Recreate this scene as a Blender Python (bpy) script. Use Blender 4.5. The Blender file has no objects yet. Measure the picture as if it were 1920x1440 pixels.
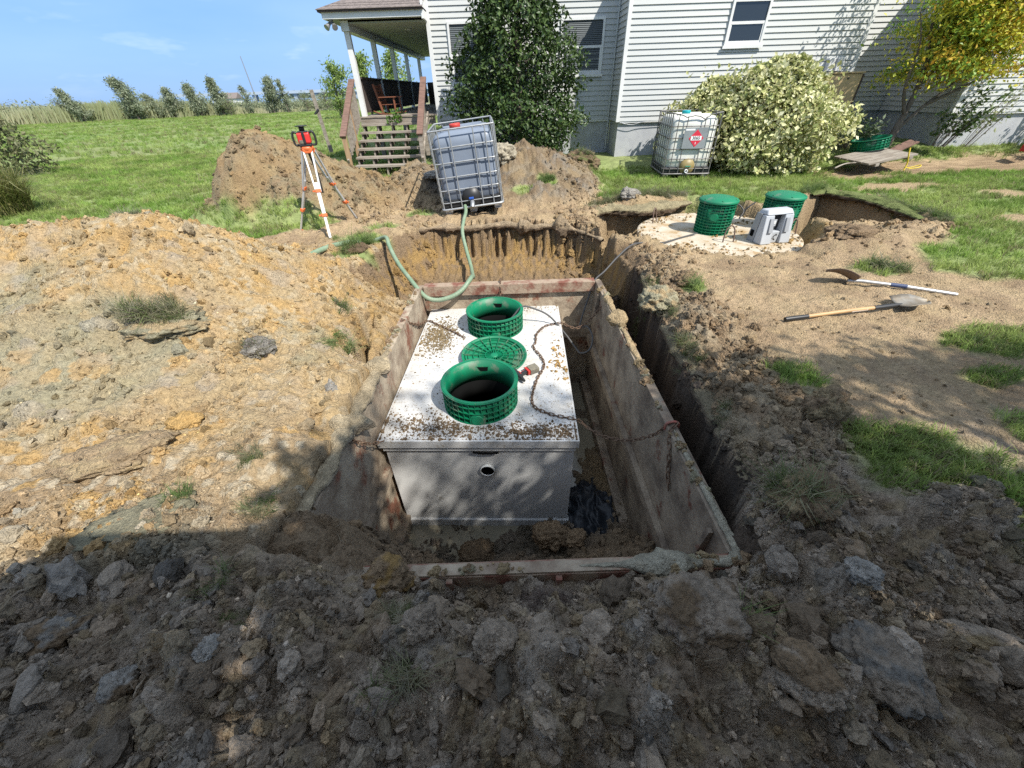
import bpy, bmesh, math, random
import numpy as np
from mathutils import Vector, Matrix, Euler, noise as mnoise
R = math.radians
random.seed(7)
rng = np.random.default_rng(11)
scn = bpy.context.scene
col0 = scn.collection

# ------------------------------------------------------------------ camera, sky, sun, exposure
TH, ROLL, CZ = R(37.45), R(1.95), 1.62
cd = bpy.data.cameras.new('camera'); cam = bpy.data.objects.new('camera', cd); col0.objects.link(cam)
cd.sensor_width = 36; cd.lens = 36 * 720 / 1920; cd.clip_start = 0.02; cd.clip_end = 6000
_f = Vector((0, math.cos(TH), -math.sin(TH))); _r = Vector((1, 0, 0)); _u = _r.cross(_f)
_r2 = _r * math.cos(ROLL) - _u * math.sin(ROLL); _u2 = _u * math.cos(ROLL) + _r * math.sin(ROLL)
cam.matrix_world = Matrix(((_r2.x, _u2.x, -_f.x, 0), (_r2.y, _u2.y, -_f.y, 0), (_r2.z, _u2.z, -_f.z, CZ), (0, 0, 0, 1)))
scn.camera = cam

EL, AZ = R(50), R(135)                      # sun height; compass angle from +Y towards +X
SUN = Vector((math.sin(AZ) * math.cos(EL), math.cos(AZ) * math.cos(EL), math.sin(EL)))
w = bpy.data.worlds.new('World'); scn.world = w; w.use_nodes = True
nt = w.node_tree; bg = nt.nodes['Background']
sky = nt.nodes.new('ShaderNodeTexSky'); sky.sky_type = 'NISHITA'; sky.sun_disc = False
sky.sun_elevation = EL; sky.sun_rotation = AZ; sky.air_density = 1.0; sky.dust_density = 0.4; sky.ozone_density = 3.0; sky.altitude = 50
hsv = nt.nodes.new('ShaderNodeHueSaturation'); hsv.inputs['Saturation'].default_value = 1.2; hsv.inputs['Value'].default_value = 1.0
bg.inputs[1].default_value = 0.13
# clear blue air seen through thin high haze: the same pale blue veil all round
veil = nt.nodes.new('ShaderNodeMix'); veil.data_type = 'RGBA'; veil.inputs[0].default_value = .90
nt.links.new(sky.outputs[0], hsv.inputs['Color']); nt.links.new(hsv.outputs[0], veil.inputs[6])
tcw = nt.nodes.new('ShaderNodeTexCoord'); mpw = nt.nodes.new('ShaderNodeMapping'); mpw.inputs['Scale'].default_value = (1.2, 1.2, 5.5); nt.links.new(tcw.outputs['Generated'], mpw.inputs[0])
nzw = nt.nodes.new('ShaderNodeTexNoise'); nzw.inputs['Scale'].default_value = 1.6; nzw.inputs['Detail'].default_value = 5; nt.links.new(mpw.outputs[0], nzw.inputs['Vector'])
rpw = nt.nodes.new('ShaderNodeValToRGB'); rpw.color_ramp.elements[0].position = .42; rpw.color_ramp.elements[1].position = .78
rpw.color_ramp.elements[0].color = (1.15, 2.25, 4.35, 1); rpw.color_ramp.elements[1].color = (1.7, 2.75, 4.5, 1)
nt.links.new(nzw.outputs['Fac'], rpw.inputs[0]); # haze whitens with height; unseen upper sky made whiter and brighter to lift shade
sepw = nt.nodes.new('ShaderNodeSeparateXYZ'); nt.links.new(tcw.outputs['Generated'], sepw.inputs[0])
mrw = nt.nodes.new('ShaderNodeMapRange'); mrw.interpolation_type = 'SMOOTHSTEP'; mrw.inputs['From Min'].default_value = .10; mrw.inputs['From Max'].default_value = .65; mrw.inputs['To Max'].default_value = .75; nt.links.new(sepw.outputs['Z'], mrw.inputs[0])
hzw = nt.nodes.new('ShaderNodeMix'); hzw.data_type = 'RGBA'; nt.links.new(mrw.outputs[0], hzw.inputs[0]); nt.links.new(rpw.outputs[0], hzw.inputs[6]); hzw.inputs[7].default_value = (3.6, 4.0, 4.5, 1)
# small puffs of cloud low over the horizon
mpc = nt.nodes.new('ShaderNodeMapping'); mpc.inputs['Scale'].default_value = (9, 9, 34); nt.links.new(tcw.outputs['Generated'], mpc.inputs[0])
nzc = nt.nodes.new('ShaderNodeTexNoise'); nzc.inputs['Scale'].default_value = 1.0; nzc.inputs['Detail'].default_value = 4; nt.links.new(mpc.outputs[0], nzc.inputs['Vector'])
rpc = nt.nodes.new('ShaderNodeValToRGB'); rpc.color_ramp.elements[0].position = .60; rpc.color_ramp.elements[1].position = .74; nt.links.new(nzc.outputs['Fac'], rpc.inputs[0])
bnd = nt.nodes.new('ShaderNodeValToRGB'); be = bnd.color_ramp.elements; be[0].position = .0; be[1].position = .16; be[0].color = (0, 0, 0, 1); be[1].color = (0, 0, 0, 1); ee = be.new(.06); ee.color = (.38, .38, .38, 1); nt.links.new(sepw.outputs['Z'], bnd.inputs[0])
mlc = nt.nodes.new('ShaderNodeMath'); mlc.operation = 'MULTIPLY'; nt.links.new(rpc.outputs[0], mlc.inputs[0]); nt.links.new(bnd.outputs[0], mlc.inputs[1])
mxc = nt.nodes.new('ShaderNodeMix'); mxc.data_type = 'RGBA'; nt.links.new(mlc.outputs[0], mxc.inputs[0]); nt.links.new(hzw.outputs[2], mxc.inputs[6]); mxc.inputs[7].default_value = (3.9, 4.5, 5.2, 1)
nt.links.new(mxc.outputs[2], veil.inputs[7]); nt.links.new(veil.outputs[2], bg.inputs[0])
sl = bpy.data.lights.new('sun', 'SUN'); sl.energy = 4.0; sl.angle = R(0.53); sl.color = (1, 0.955, 0.88)
so = bpy.data.objects.new('sun', sl); col0.objects.link(so); so.rotation_euler = SUN.to_track_quat('Z', 'Y').to_euler()
vs = scn.view_settings; vs.view_transform = 'Standard'; vs.look = 'None'; vs.gamma = 1; vs.use_curve_mapping = False; vs.exposure = 0.85
scn.render.engine = 'CYCLES'; cy = scn.cycles
cy.max_bounces = 6; cy.diffuse_bounces = 2; cy.glossy_bounces = 3; cy.transmission_bounces = 4; cy.transparent_max_bounces = 8
cy.use_denoising = False; cy.use_adaptive_sampling = False; cy.caustics_reflective = False; cy.caustics_refractive = False

# ------------------------------------------------------------------ helpers
def ss(a, b, x):
    t = np.clip((x - a) / (b - a), 0, 1); return t * t * (3 - 2 * t)
def _hash(ix, iy, seed):
    h = (ix.astype(np.int64) * 374761393 + iy.astype(np.int64) * 668265263 + seed * 974634777) & 0xffffffff
    h = ((h ^ (h >> 13)) * 1274126177) & 0xffffffff
    h = ((h ^ (h >> 16)) * 2246822519) & 0xffffffff
    return ((h ^ (h >> 15)) & 0xffffff) / float(0x1000000)
def perlin(x, y, seed=0):
    x0 = np.floor(x); y0 = np.floor(y); fx = x - x0; fy = y - y0
    u = fx * fx * fx * (fx * (fx * 6 - 15) + 10); v = fy * fy * fy * (fy * (fy * 6 - 15) + 10)
    def g(dx, dy):
        a = _hash(x0 + dx, y0 + dy, seed) * 6.2831853
        return np.cos(a) * (fx - dx) + np.sin(a) * (fy - dy)
    a = g(0, 0); b = g(1, 0); c = g(0, 1); d = g(1, 1)
    return (a + (b - a) * u + (c - a) * v + (a - b - c + d) * u * v) * 1.5
def fbm(x, y, o=4, seed=0, gain=.5):
    s = 0; a = 1
    for i in range(o):
        s = s + a * perlin(x, y, seed + i * 17); x = x * 2.03 + 5.1; y = y * 2.03 + 1.7; a *= gain
    return s
def cells(x, y, seed=0, rmin=.45, rmax=.95):
    """rounded lumps: height of the tallest dome over (x, y) in cell units, and that dome's random number"""
    x0 = np.floor(x); y0 = np.floor(y); best = np.zeros_like(x); idv = np.zeros_like(x)
    for dx in (-1, 0, 1):
        for dy in (-1, 0, 1):
            cx = x0 + dx; cy_ = y0 + dy
            px = cx + _hash(cx, cy_, seed); py = cy_ + _hash(cx, cy_, seed + 1); r = _hash(cx, cy_, seed + 2)
            rr = rmin + (rmax - rmin) * r
            h = np.sqrt(np.maximum(rr * rr - (x - px) ** 2 - (y - py) ** 2, 0)) * (.6 + .4 * r)
            m = h > best; best = np.where(m, h, best); idv = np.where(m, r, idv)
    return best, idv
def poly_sdf(px, py, poly):
    d = np.full(px.shape, 1e18); ins = np.zeros(px.shape, bool); n = len(poly)
    for i in range(n):
        ax, ay = poly[i]; bx, by = poly[(i + 1) % n]
        ex, ey = bx - ax, by - ay; wx, wy = px - ax, py - ay
        t = np.clip((wx * ex + wy * ey) / (ex * ex + ey * ey), 0, 1)
        d = np.minimum(d, (wx - ex * t) ** 2 + (wy - ey * t) ** 2)
        c = (ay > py) != (by > py)
        ins ^= c & (px < (bx - ax) * (py - ay) / ((by - ay) if by != ay else 1e-9) + ax)
    d = np.sqrt(d); return np.where(ins, -d, d)
def mixc(a, b, t):
    return a + (b - a) * t[..., None]

def link(o, parent=None):
    col0.objects.link(o)
    if parent is not None: o.parent = parent
    return o
def tag(o, label=None, cat=None, group=None, kind=None):
    if label: o['label'] = label
    if cat: o['category'] = cat
    if group: o['group'] = group
    if kind: o['kind'] = kind
    return o
def thing(name, label, cat, loc=(0, 0, 0), rot=(0, 0, 0), group=None):
    o = bpy.data.objects.new(name, None); o.empty_display_size = .1; col0.objects.link(o)
    o.location = loc; o.rotation_euler = rot
    return tag(o, label, cat, group)
def np_mesh(name, v, f, mat, parent=None, smooth=False, col=None):
    """v (N,3), f (M,k) arrays"""
    v = np.asarray(v, np.float32); f = np.asarray(f, np.int32); me = bpy.data.meshes.new(name)
    k = f.shape[1]; me.vertices.add(len(v)); me.vertices.foreach_set('co', v.ravel())
    me.loops.add(f.size); me.loops.foreach_set('vertex_index', f.ravel())
    me.polygons.add(len(f)); me.polygons.foreach_set('loop_start', np.arange(0, f.size, k, dtype=np.int32))
    me.polygons.foreach_set('use_smooth', np.full(len(f), smooth, bool))
    me.update(calc_edges=True)
    if col is not None:
        a = me.color_attributes.new('col', 'FLOAT_COLOR', 'POINT')
        c = np.ones((len(v), 4), np.float32); c[:, :3] = col; a.data.foreach_set('color', c.ravel())
    for m in (mat if isinstance(mat, (list, tuple)) else [mat]): me.materials.append(m)
    return link(bpy.data.objects.new(name, me), parent)
class MB:
    def __init__(s): s.v = []; s.f = []; s.m = []; s.cur = 0; s.sm = []
    def add(s, vs_, fs, sm=False):
        n = len(s.v); s.v += [tuple(p) for p in vs_]; s.f += [tuple(i + n for i in q) for q in fs]; s.m += [s.cur] * len(fs); s.sm += [sm] * len(fs); return s
    def box(s, x0, x1, y0, y1, z0, z1):
        return s.add([(x0, y0, z0), (x1, y0, z0), (x1, y1, z0), (x0, y1, z0), (x0, y0, z1), (x1, y0, z1), (x1, y1, z1), (x0, y1, z1)],
                     [(0, 3, 2, 1), (4, 5, 6, 7), (0, 1, 5, 4), (1, 2, 6, 5), (2, 3, 7, 6), (3, 0, 4, 7)])
    def hexa(s, p):
        return s.add(p, [(0, 3, 2, 1), (4, 5, 6, 7), (0, 1, 5, 4), (1, 2, 6, 5), (2, 3, 7, 6), (3, 0, 4, 7)])
    def bar(s, a, b, wd, ht, up=(0, 0, 1)):
        a = Vector(a); b = Vector(b); d = (b - a).normalized(); x = d.cross(Vector(up))
        if x.length < 1e-4: x = d.cross(Vector((0, 1, 0)))
        x.normalize(); y = x.cross(d)
        q = [(-1, -1), (1, -1), (1, 1), (-1, 1)]
        return s.hexa([a + x * (i * wd / 2) + y * (j * ht / 2) for i, j in q] + [b + x * (i * wd / 2) + y * (j * ht / 2) for i, j in q])
    def tube(s, pts, r, n=8, closed=False, caps=True, sm=True):
        P = [Vector(p) for p in pts]; m = len(P); rs = r if isinstance(r, (list, tuple)) else [r] * m
        vv = []; prev = None
        for i in range(m):
            a = P[i - 1] if (i > 0 or closed) else P[i]; b = P[(i + 1) % m] if (i < m - 1 or closed) else P[i]
            t = (b - a).normalized()
            if prev is None:
                x = t.cross(Vector((0, 0, 1)));
                if x.length < .05: x = t.cross(Vector((0, 1, 0)))
            else: x = prev - t * prev.dot(t)
            x.normalize(); prev = x; y = t.cross(x)
            vv += [P[i] + (x * math.cos(k * 2 * math.pi / n) + y * math.sin(k * 2 * math.pi / n)) * rs[i] for k in range(n)]
        ff = [(i * n + k, i * n + (k + 1) % n, ((i + 1) % m) * n + (k + 1) % n, ((i + 1) % m) * n + k) for i in range(m if closed else m - 1) for k in range(n)]
        s.add(vv, ff, sm)
        if caps and not closed: s.add(vv[:n], [tuple(range(n))[::-1]]); s.add(vv[-n:], [tuple(range(n))])
        return s
    def lathe(s, prof, n=32, c=(0, 0, 0), sm=True, closed=False):
        vv = [(c[0] + r * math.cos(2 * math.pi * k / n), c[1] + r * math.sin(2 * math.pi * k / n), c[2] + z) for r, z in prof for k in range(n)]
        m = len(prof)
        return s.add(vv, [(i * n + k, i * n + (k + 1) % n, ((i + 1) % m) * n + (k + 1) % n, ((i + 1) % m) * n + k) for i in range(m if closed else m - 1) for k in range(n)], sm)
    def build(s, name, mat, parent=None, bevel=0, xf=None):
        me = bpy.data.meshes.new(name); vv = s.v if xf is None else [tuple(xf @ Vector(p)) for p in s.v]
        me.from_pydata(vv, [], s.f)
        for m in (mat if isinstance(mat, (list, tuple)) else [mat]): me.materials.append(m)
        me.polygons.foreach_set('material_index', s.m); me.polygons.foreach_set('use_smooth', s.sm); me.update()
        o = link(bpy.data.objects.new(name, me), parent)
        if bevel:
            b = o.modifiers.new('bevel', 'BEVEL'); b.width = bevel; b.segments = 2; b.limit_method = 'ANGLE'; b.angle_limit = R(40)
        return o
def box(name, mat, parent, x0, x1, y0, y1, z0, z1, bevel=0):
    return MB().box(x0, x1, y0, y1, z0, z1).build(name, mat, parent, bevel)
def dup(o, loc=None, rot=None, parent=None, label=None, group=None, linkit=True):
    c = o.copy(); col0.objects.link(c)
    if parent is not None: c.parent = parent
    if loc is not None: c.location = loc
    if rot is not None: c.rotation_euler = rot
    if label: c['label'] = label
    if group: c['group'] = group
    for ch in list(o.children): dup(ch, parent=c)
    return c
def spline(pts, n=8, closed=False):
    P = [Vector(p) for p in pts]; m = len(P); out = []
    for i in range(m if closed else m - 1):
        g = (lambda k: P[k % m]) if closed else (lambda k: P[min(max(k, 0), m - 1)])
        a, b, c, d = g(i - 1), g(i), g(i + 1), g(i + 2)
        for j in range(n):
            t = j / n
            out.append(.5 * ((2 * b) + (c - a) * t + (2 * a - 5 * b + 4 * c - d) * t * t + (3 * b - a - 3 * c + d) * t ** 3))
    if not closed: out.append(P[-1])
    return out

# ------------------------------------------------------------------ materials
def newmat(name):
    m = bpy.data.materials.new(name); m.use_nodes = True; n = m.node_tree
    return m, n, n.nodes, n.links, n.nodes['Principled BSDF']
def node(ns, t, **kw):
    o = ns.new(t)
    for k, v in kw.items():
        if k in o.inputs: o.inputs[k].default_value = v
        else: setattr(o, k, v)
    return o
def mat(name, c1, c2=None, scale=6, rough=.6, metal=0, bump=0, bscale=60, lo=.38, hi=.62, spec=.5, c3=None, s3=30, t3=.62, coord='Object', stretch=None, rv=0):
    m, n, ns, L, b = newmat(name)
    b.inputs['Roughness'].default_value = rough; b.inputs['Metallic'].default_value = metal
    b.inputs['Specular IOR Level'].default_value = spec
    b.inputs['Base Color'].default_value = (*c1, 1)
    tc = ns.new('ShaderNodeTexCoord'); src = tc.outputs[coord]
    if stretch:
        mp = node(ns, 'ShaderNodeMapping'); mp.inputs['Scale'].default_value = stretch; L.new(src, mp.inputs[0]); src = mp.outputs[0]
    cout = None
    if c2 is not None:
        t = node(ns, 'ShaderNodeTexNoise', Scale=scale, Detail=7.0, Roughness=.62); L.new(src, t.inputs['Vector'])
        rp = ns.new('ShaderNodeValToRGB'); rp.color_ramp.elements[0].position = lo; rp.color_ramp.elements[1].position = hi
        rp.color_ramp.elements[0].color = (*c1, 1); rp.color_ramp.elements[1].color = (*c2, 1)
        L.new(t.outputs['Fac'], rp.inputs[0]); cout = rp.outputs[0]
        if rv:
            mr = node(ns, 'ShaderNodeMapRange'); mr.inputs['To Min'].default_value = rough - rv; mr.inputs['To Max'].default_value = rough + rv
            L.new(t.outputs['Fac'], mr.inputs[0]); L.new(mr.outputs[0], b.inputs['Roughness'])
    if c3 is not None:
        t = node(ns, 'ShaderNodeTexNoise', Scale=s3, Detail=6.0, Roughness=.7); L.new(src, t.inputs['Vector'])
        rp = ns.new('ShaderNodeValToRGB'); rp.color_ramp.elements[0].position = t3 - .04; rp.color_ramp.elements[1].position = t3 + .04
        L.new(t.outputs['Fac'], rp.inputs[0])
        mx = node(ns, 'ShaderNodeMix', data_type='RGBA'); L.new(rp.outputs[0], mx.inputs[0])
        if cout is not None: L.new(cout, mx.inputs[6])
        else: mx.inputs[6].default_value = (*c1, 1)
        mx.inputs[7].default_value = (*c3, 1); cout = mx.outputs[2]
    if cout is not None: L.new(cout, b.inputs['Base Color'])
    if bump:
        t = node(ns, 'ShaderNodeTexNoise', Scale=bscale, Detail=8.0, Roughness=.65); L.new(src, t.inputs['Vector'])
        bp = node(ns, 'ShaderNodeBump', Strength=bump, Distance=.02); L.new(t.outputs['Fac'], bp.inputs['Height']); L.new(bp.outputs[0], b.inputs['Normal'])
    return m
def attr_mat(name, instancer=False, rough=.95, vary=.25, vscale=25, bump=.6, bscale=90, fleck=0, spec=.2):
    """soil: colour comes from the geometry's own soil-type attribute, grain from noise"""
    m, n, ns, L, b = newmat(name); b.inputs['Roughness'].default_value = rough; b.inputs['Specular IOR Level'].default_value = spec
    at = node(ns, 'ShaderNodeAttribute', attribute_name='col', attribute_type='INSTANCER' if instancer else 'GEOMETRY')
    geo = ns.new('ShaderNodeNewGeometry'); src = geo.outputs['Position']
    t = node(ns, 'ShaderNodeTexNoise', Scale=vscale, Detail=9.0, Roughness=.7); L.new(src, t.inputs['Vector'])
    mr = node(ns, 'ShaderNodeMapRange'); mr.inputs['From Min'].default_value = .28; mr.inputs['From Max'].default_value = .72
    mr.inputs['To Min'].default_value = 1 - vary; mr.inputs['To Max'].default_value = 1 + vary; L.new(t.outputs['Fac'], mr.inputs[0])
    mul = node(ns, 'ShaderNodeMix', data_type='RGBA', blend_type='MULTIPLY'); mul.inputs[0].default_value = 1
    L.new(at.outputs['Color'], mul.inputs[6]); L.new(mr.outputs[0], mul.inputs[7]); out = mul.outputs[2]
    if fleck:
        v = node(ns, 'ShaderNodeTexVoronoi', Scale=70.0); L.new(src, v.inputs['Vector'])
        rp = ns.new('ShaderNodeValToRGB'); rp.color_ramp.elements[0].position = .0; rp.color_ramp.elements[1].position = .16
        rp.color_ramp.elements[0].color = (fleck, fleck, fleck, 1); rp.color_ramp.elements[1].color = (0, 0, 0, 1); L.new(v.outputs['Distance'], rp.inputs[0])
        t2 = node(ns, 'ShaderNodeTexNoise', Scale=9.0, Detail=3.0); L.new(src, t2.inputs['Vector'])
        r2 = ns.new('ShaderNodeValToRGB'); r2.color_ramp.elements[0].position = .5; r2.color_ramp.elements[1].position = .62; L.new(t2.outputs['Fac'], r2.inputs[0])
        mm = node(ns, 'ShaderNodeMath', operation='MULTIPLY'); L.new(rp.outputs[0], mm.inputs[0]); L.new(r2.outputs[0], mm.inputs[1])
        mx = node(ns, 'ShaderNodeMix', data_type='RGBA'); L.new(mm.outputs[0], mx.inputs[0]); L.new(out, mx.inputs[6]); mx.inputs[7].default_value = (.5, .46, .4, 1); out = mx.outputs[2]
    L.new(out, b.inputs['Base Color'])
    if bump:
        t = node(ns, 'ShaderNodeTexNoise', Scale=bscale, Detail=10.0, Roughness=.75); L.new(src, t.inputs['Vector'])
        vo = node(ns, 'ShaderNodeTexVoronoi', Scale=bscale * .9); L.new(src, vo.inputs['Vector'])
        vo2 = node(ns, 'ShaderNodeTexVoronoi', Scale=bscale * 2.3); L.new(src, vo2.inputs['Vector'])
        m1 = node(ns, 'ShaderNodeMath', operation='MULTIPLY_ADD'); L.new(vo.outputs['Distance'], m1.inputs[0]); m1.inputs[1].default_value = -.7; L.new(t.outputs['Fac'], m1.inputs[2])
        m2 = node(ns, 'ShaderNodeMath', operation='MULTIPLY_ADD'); L.new(vo2.outputs['Distance'], m2.inputs[0]); m2.inputs[1].default_value = -.35; L.new(m1.outputs[0], m2.inputs[2])
        bp = node(ns, 'ShaderNodeBump', Strength=bump, Distance=.018); L.new(m2.outputs[0], bp.inputs['Height']); L.new(bp.outputs[0], b.inputs['Normal'])
    return m
def leaf_mat(name, instancer=False, trans=.35, rough=.5, spec=.3, gloss=True):
    m, n, ns, L, b = newmat(name); out = ns['Material Output']
    at = node(ns, 'ShaderNodeAttribute', attribute_name='col', attribute_type='INSTANCER' if instancer else 'GEOMETRY')
    b.inputs['Roughness'].default_value = rough; b.inputs['Specular IOR Level'].default_value = spec
    tr = ns.new('ShaderNodeBsdfTranslucent'); mx = ns.new('ShaderNodeMixShader'); mx.inputs[0].default_value = trans
    L.new(at.outputs['Color'], b.inputs['Base Color']); L.new(at.outputs['Color'], tr.inputs['Color'])
    L.new(b.outputs[0], mx.inputs[1]); L.new(tr.outputs[0], mx.inputs[2]); L.new(mx.outputs[0], out.inputs['Surface'])
    return m
SOIL = attr_mat('soil', vary=.40, vscale=38, fleck=.8, bump=1.0, bscale=75)
CLODM = attr_mat('clod soil', instancer=True, vary=.38, vscale=60, bump=.8, bscale=130)
CLODV = attr_mat('lump soil', vary=.4, vscale=38, fleck=.6, bump=1.0, bscale=85)
TURF = attr_mat('turf', vary=.35, vscale=7, bump=.8, bscale=30)
BLADE = leaf_mat('grass blade', instancer=True, trans=.4, rough=.6, spec=.15)
LEAF = leaf_mat('leaf', trans=.3, rough=.45)
HOLLY = leaf_mat('glossy leaf', trans=.15, rough=.42, spec=.4)

# ------------------------------------------------------------------ terrain
DIRT = [(-12, 4.9), (-4.6, 5.3), (-3.5, 5.8), (-3.3, 6.2), (-4.2, 6.5), (-5.3, 6.9), (-5.1, 8.6), (-3.9, 9.6), (-1.8, 10.3), (.4, 10.4), (1.5, 9.6), (1.95, 8.6), (1.75, 7.25),
        (3.3, 7.45), (4.2, 6.9), (5.2, 7.4), (5.9, 7.85), (6.4, 7.1), (6.4, 6.2), (6.15, 5.4), (5.4, 4.75), (4.75, 4.3), (4.5, 3.75), (5.9, 3.5), (7.4, 2.2), (6.5, -3), (-12, -3)]
HOLE_L = [(1.3, 5.5), (1.35, 6.5), (1.7, 7.0), (2.3, 6.95), (3.3, 7.4), (4.0, 7.0), (4.3, 6.5), (3.2, 6.2), (2.0, 5.2)]
HOLE_R = [(4.2, 5.9), (4.6, 6.8), (5.25, 7.35), (5.85, 7.7), (6.28, 7.0), (6.25, 6.3), (6.05, 5.5), (5.3, 5.55), (4.7, 5.7)]
PATCH = [(2.22, 1.36, .40, .28), (1.98, 2.15, .2, .15), (2.5, 1.0, .32, .26), (3.9, 2.5, .5, .2), (3.3, 2.05, .22, .12), (2.95, 1.5, .14, .25), (-3.4, 6.45, .75, .28), (-1.4, 6.9, .3, .2), (-2.1, 5.65, .4, .22), (-1.9, 6.1, .25, .25), (3.95, 3.95, .22, .16), (1.92, 3.7, .1, .16), (.75, 7.7, .25, .18), (.3, 7.5, .2, .1), (-2.0, 5.0, .25, .2), (2.0, 9.2, .4, .5)]
SAND = [(7.3, 7.75, .8, .35), (8.5, 6.9, .5, .3), (7.2, 5.5, .35, .22), (8.8, 9.3, 2.2, .5), (11.5, 9.4, 2.5, .6), (7.4, 8.9, .8, .4)]
def xlw(y): return -1.09 - .11 * np.clip((4.45 - y) / 3.5, 0, 1)
def bump_(x, y, cx, cy, rl, rr, rf, rb, p=1.0):
    dx = x - cx; dy = y - cy
    t = np.sqrt((dx / np.where(dx < 0, rl, rr)) ** 2 + (dy / np.where(dy < 0, rf, rb)) ** 2)
    return np.maximum(0, 1 - t) ** p
C = lambda *a: np.array(a)
OCHRE, TAN, GGREEN, PINK, BROWN, DARK, BLUEG, PALE = C(.46, .295, .115), C(.43, .325, .185), C(.34, .31, .205), C(.43, .315, .19), C(.27, .19, .115), C(.365, .295, .222), C(.33, .305, .265), C(.54, .48, .36)
def terrain(x, y, full=True):
    near = (np.abs(x) < 14) & (y > -3) & (y < 16)
    wx = fbm(x * 1.1, y * 1.1, 4, 3); wy = fbm(x * 1.1 + 9, y * 1.1 + 4, 4, 5)
    n_lo = fbm(x * .35, y * .35, 2, 1); n_md = fbm(x * 2.3, y * 2.3, 4, 21); n_hi = fbm(x * 9, y * 9, 5, 31, .6)
    far = ss(14, 40, np.hypot(x, y))
    z = .03 * n_lo * (1 + 3 * far) + .16 * ss(10.0, 11.4, y) * ss(-4.5, -1.0, x) + .22 * ss(9.2, 10.4, y) * ss(6.8, 8.5, x)
    z = z + .012 * n_md * (1 - far)
    sd = poly_sdf(x + .22 * wx, y + .18 * wy, DIRT)
    dirt = ss(.06, -.10, sd)
    patch = np.zeros_like(x)
    for cx, cy, rx, ry in PATCH: patch = np.maximum(patch, ss(1.25, .55, np.hypot((x - cx) / rx, (y - cy) / ry) + .45 * n_md))
    sand = np.zeros_like(x)
    for cx, cy, rx, ry in SAND: sand = np.maximum(sand, ss(1.25, .6, np.hypot((x - cx) / rx, (y - cy) / ry) + .4 * n_md))
    # mounds
    ax, ay, bx, by = -6.0, 3.45, -3.15, 3.85
    t = np.clip(((x - ax) * (bx - ax) + (y - ay) * (by - ay)) / ((bx - ax) ** 2 + (by - ay) ** 2), 0, 1)
    dx = x - (ax + (bx - ax) * t); dy = y - (ay + (by - ay) * t)
    e = np.sqrt((dx / 1.55) ** 2 + (dy / np.where(dy < 0, 2.5, 1.45)) ** 2) + .10 * wx + .06 * n_md
    pile = 1 - ss(-.25, 1.0, e); pz = .86 * pile
    spl = bump_(x + .1 * wx, y + .1 * wy, -4.25, 7.85, .62, 2.6, 1.5, 1.4, .85); spl_z = 1.22 * spl + .42 * bump_(x + .1 * wx, y + .1 * wy, -4.7, 7.05, .75, .9, .6, .9, .7)
    spr = bump_(x + .12 * wx, y + .1 * wy, .45, 9.0, 2.0, 1.75, 2.1, 1.2, .9); spr_z = .80 * spr
    mid = bump_(x + .15 * wx, y + .12 * wy, -1.75, 8.7, 1.0, 1.1, 1.2, 1.0, .8); mid_z = .55 * mid
    zz = np.maximum.reduce([pz, spl_z, spr_z, mid_z])
    z = z + zz
    heap = np.clip(zz * 6, 0, 1)
    for cx, cy, r, h in [(2.0, 6.1, .35, .0), (1.65, 5.75, .4, .12), (4.35, 5.05, .35, .10), (4.85, 4.85, .4, .13), (4.0, 4.55, .45, .15), (5.25, 4.95, .4, .10), (4.5, 4.55, .4, .12), (2.2, 7.25, .6, .12), (3.0, 7.65, .7, .08), (1.45, 3.4, .14, .10), (1.55, 3.05, .2, .12), (1.83, 1.68, .16, .12), (1.35, 1.05, .25, .12)]:
        z = z + h * np.maximum(0, 1 - np.hypot(x - cx + .1 * wx, y - cy + .1 * wy) / r) ** .7
    # rough clod relief on dirt
    fore = ss(1.45, .8, y - .25 * wx) * ss(8, 5, np.abs(x)); right = ss(1.3, 1.7, x) * ss(5.2, 4.6, y) * (1 - fore)
    c1, i1 = cells(x * 5.5 + .5 * n_md, y * 5.5 + .5 * wx, 41); c2, i2 = cells(x * 13 + .3 * n_hi, y * 13, 47); c3, i3 = cells(x * 30, y * 30, 53); 
    amp = np.where(heap > .02, 1.15, .65) * (1 - .65 * right) + .95 * fore
    bank = ss(.75, .2, x - np.interp(y, [1.0, 1.4, 2.3, 3.3, 4.7], [1.13, 1.23, 1.345, 1.42, 1.53]) + .25 * wx) * ss(4.9, 4.4, y) * ss(.9, 1.2, y) * (x > 1.05)
    amp = amp + .75 * bank
    mk2 = ss(-.35, .45, fbm(x * .9 + 3, y * .9, 3, 97)); amp = amp * (1 - (1 - (.35 + .8 * mk2)) * np.clip(heap, 0, 1) * (x < -1.2) * (y < 5.6))
    amp = amp * (1 + .10 * np.clip(heap, 0, 1) * ss(6, 6.6, y)); amp = amp * dirt * (1 - .8 * patch)
    mask = ss(-.35, .35, wx * .6 + n_md)
    c4, i4 = cells(x * 22 + 3.3, y * 34 + .8 * n_md, 57)
    rel = .060 * (c1 - .35) * mask + .045 * (c2 - .35) * (.4 + .6 * mask) + (.022 * (c3 - .35) + .018 * (c4 - .35)) * ss(8.0, 5.0, y) + .030 * n_md + .020 * n_hi
    z = z + amp * rel
    z = z - .03 * dirt * right + .010 * dirt * right * (c2 * ss(0, .5, n_md) + .6 * n_hi)
    zn = z
    # foreground lies a little lower against the box's front wall
    f1 = ss(.45, .88, y) * ss(1.35, .95, x) * ss(-1.5, -.2, x) * ss(1.25, 1.0, y)
    z = z - .27 * f1 - .04 * fore
    z = z + .12 * bump_(x, y, .1, .52, .5, .5, .3, .3, .7) + .12 * bump_(x, y, .72, .62, .35, .3, .28, .25, .7) + .10 * bump_(x, y, -1.2, .75, .6, .6, .4, .4)
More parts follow.
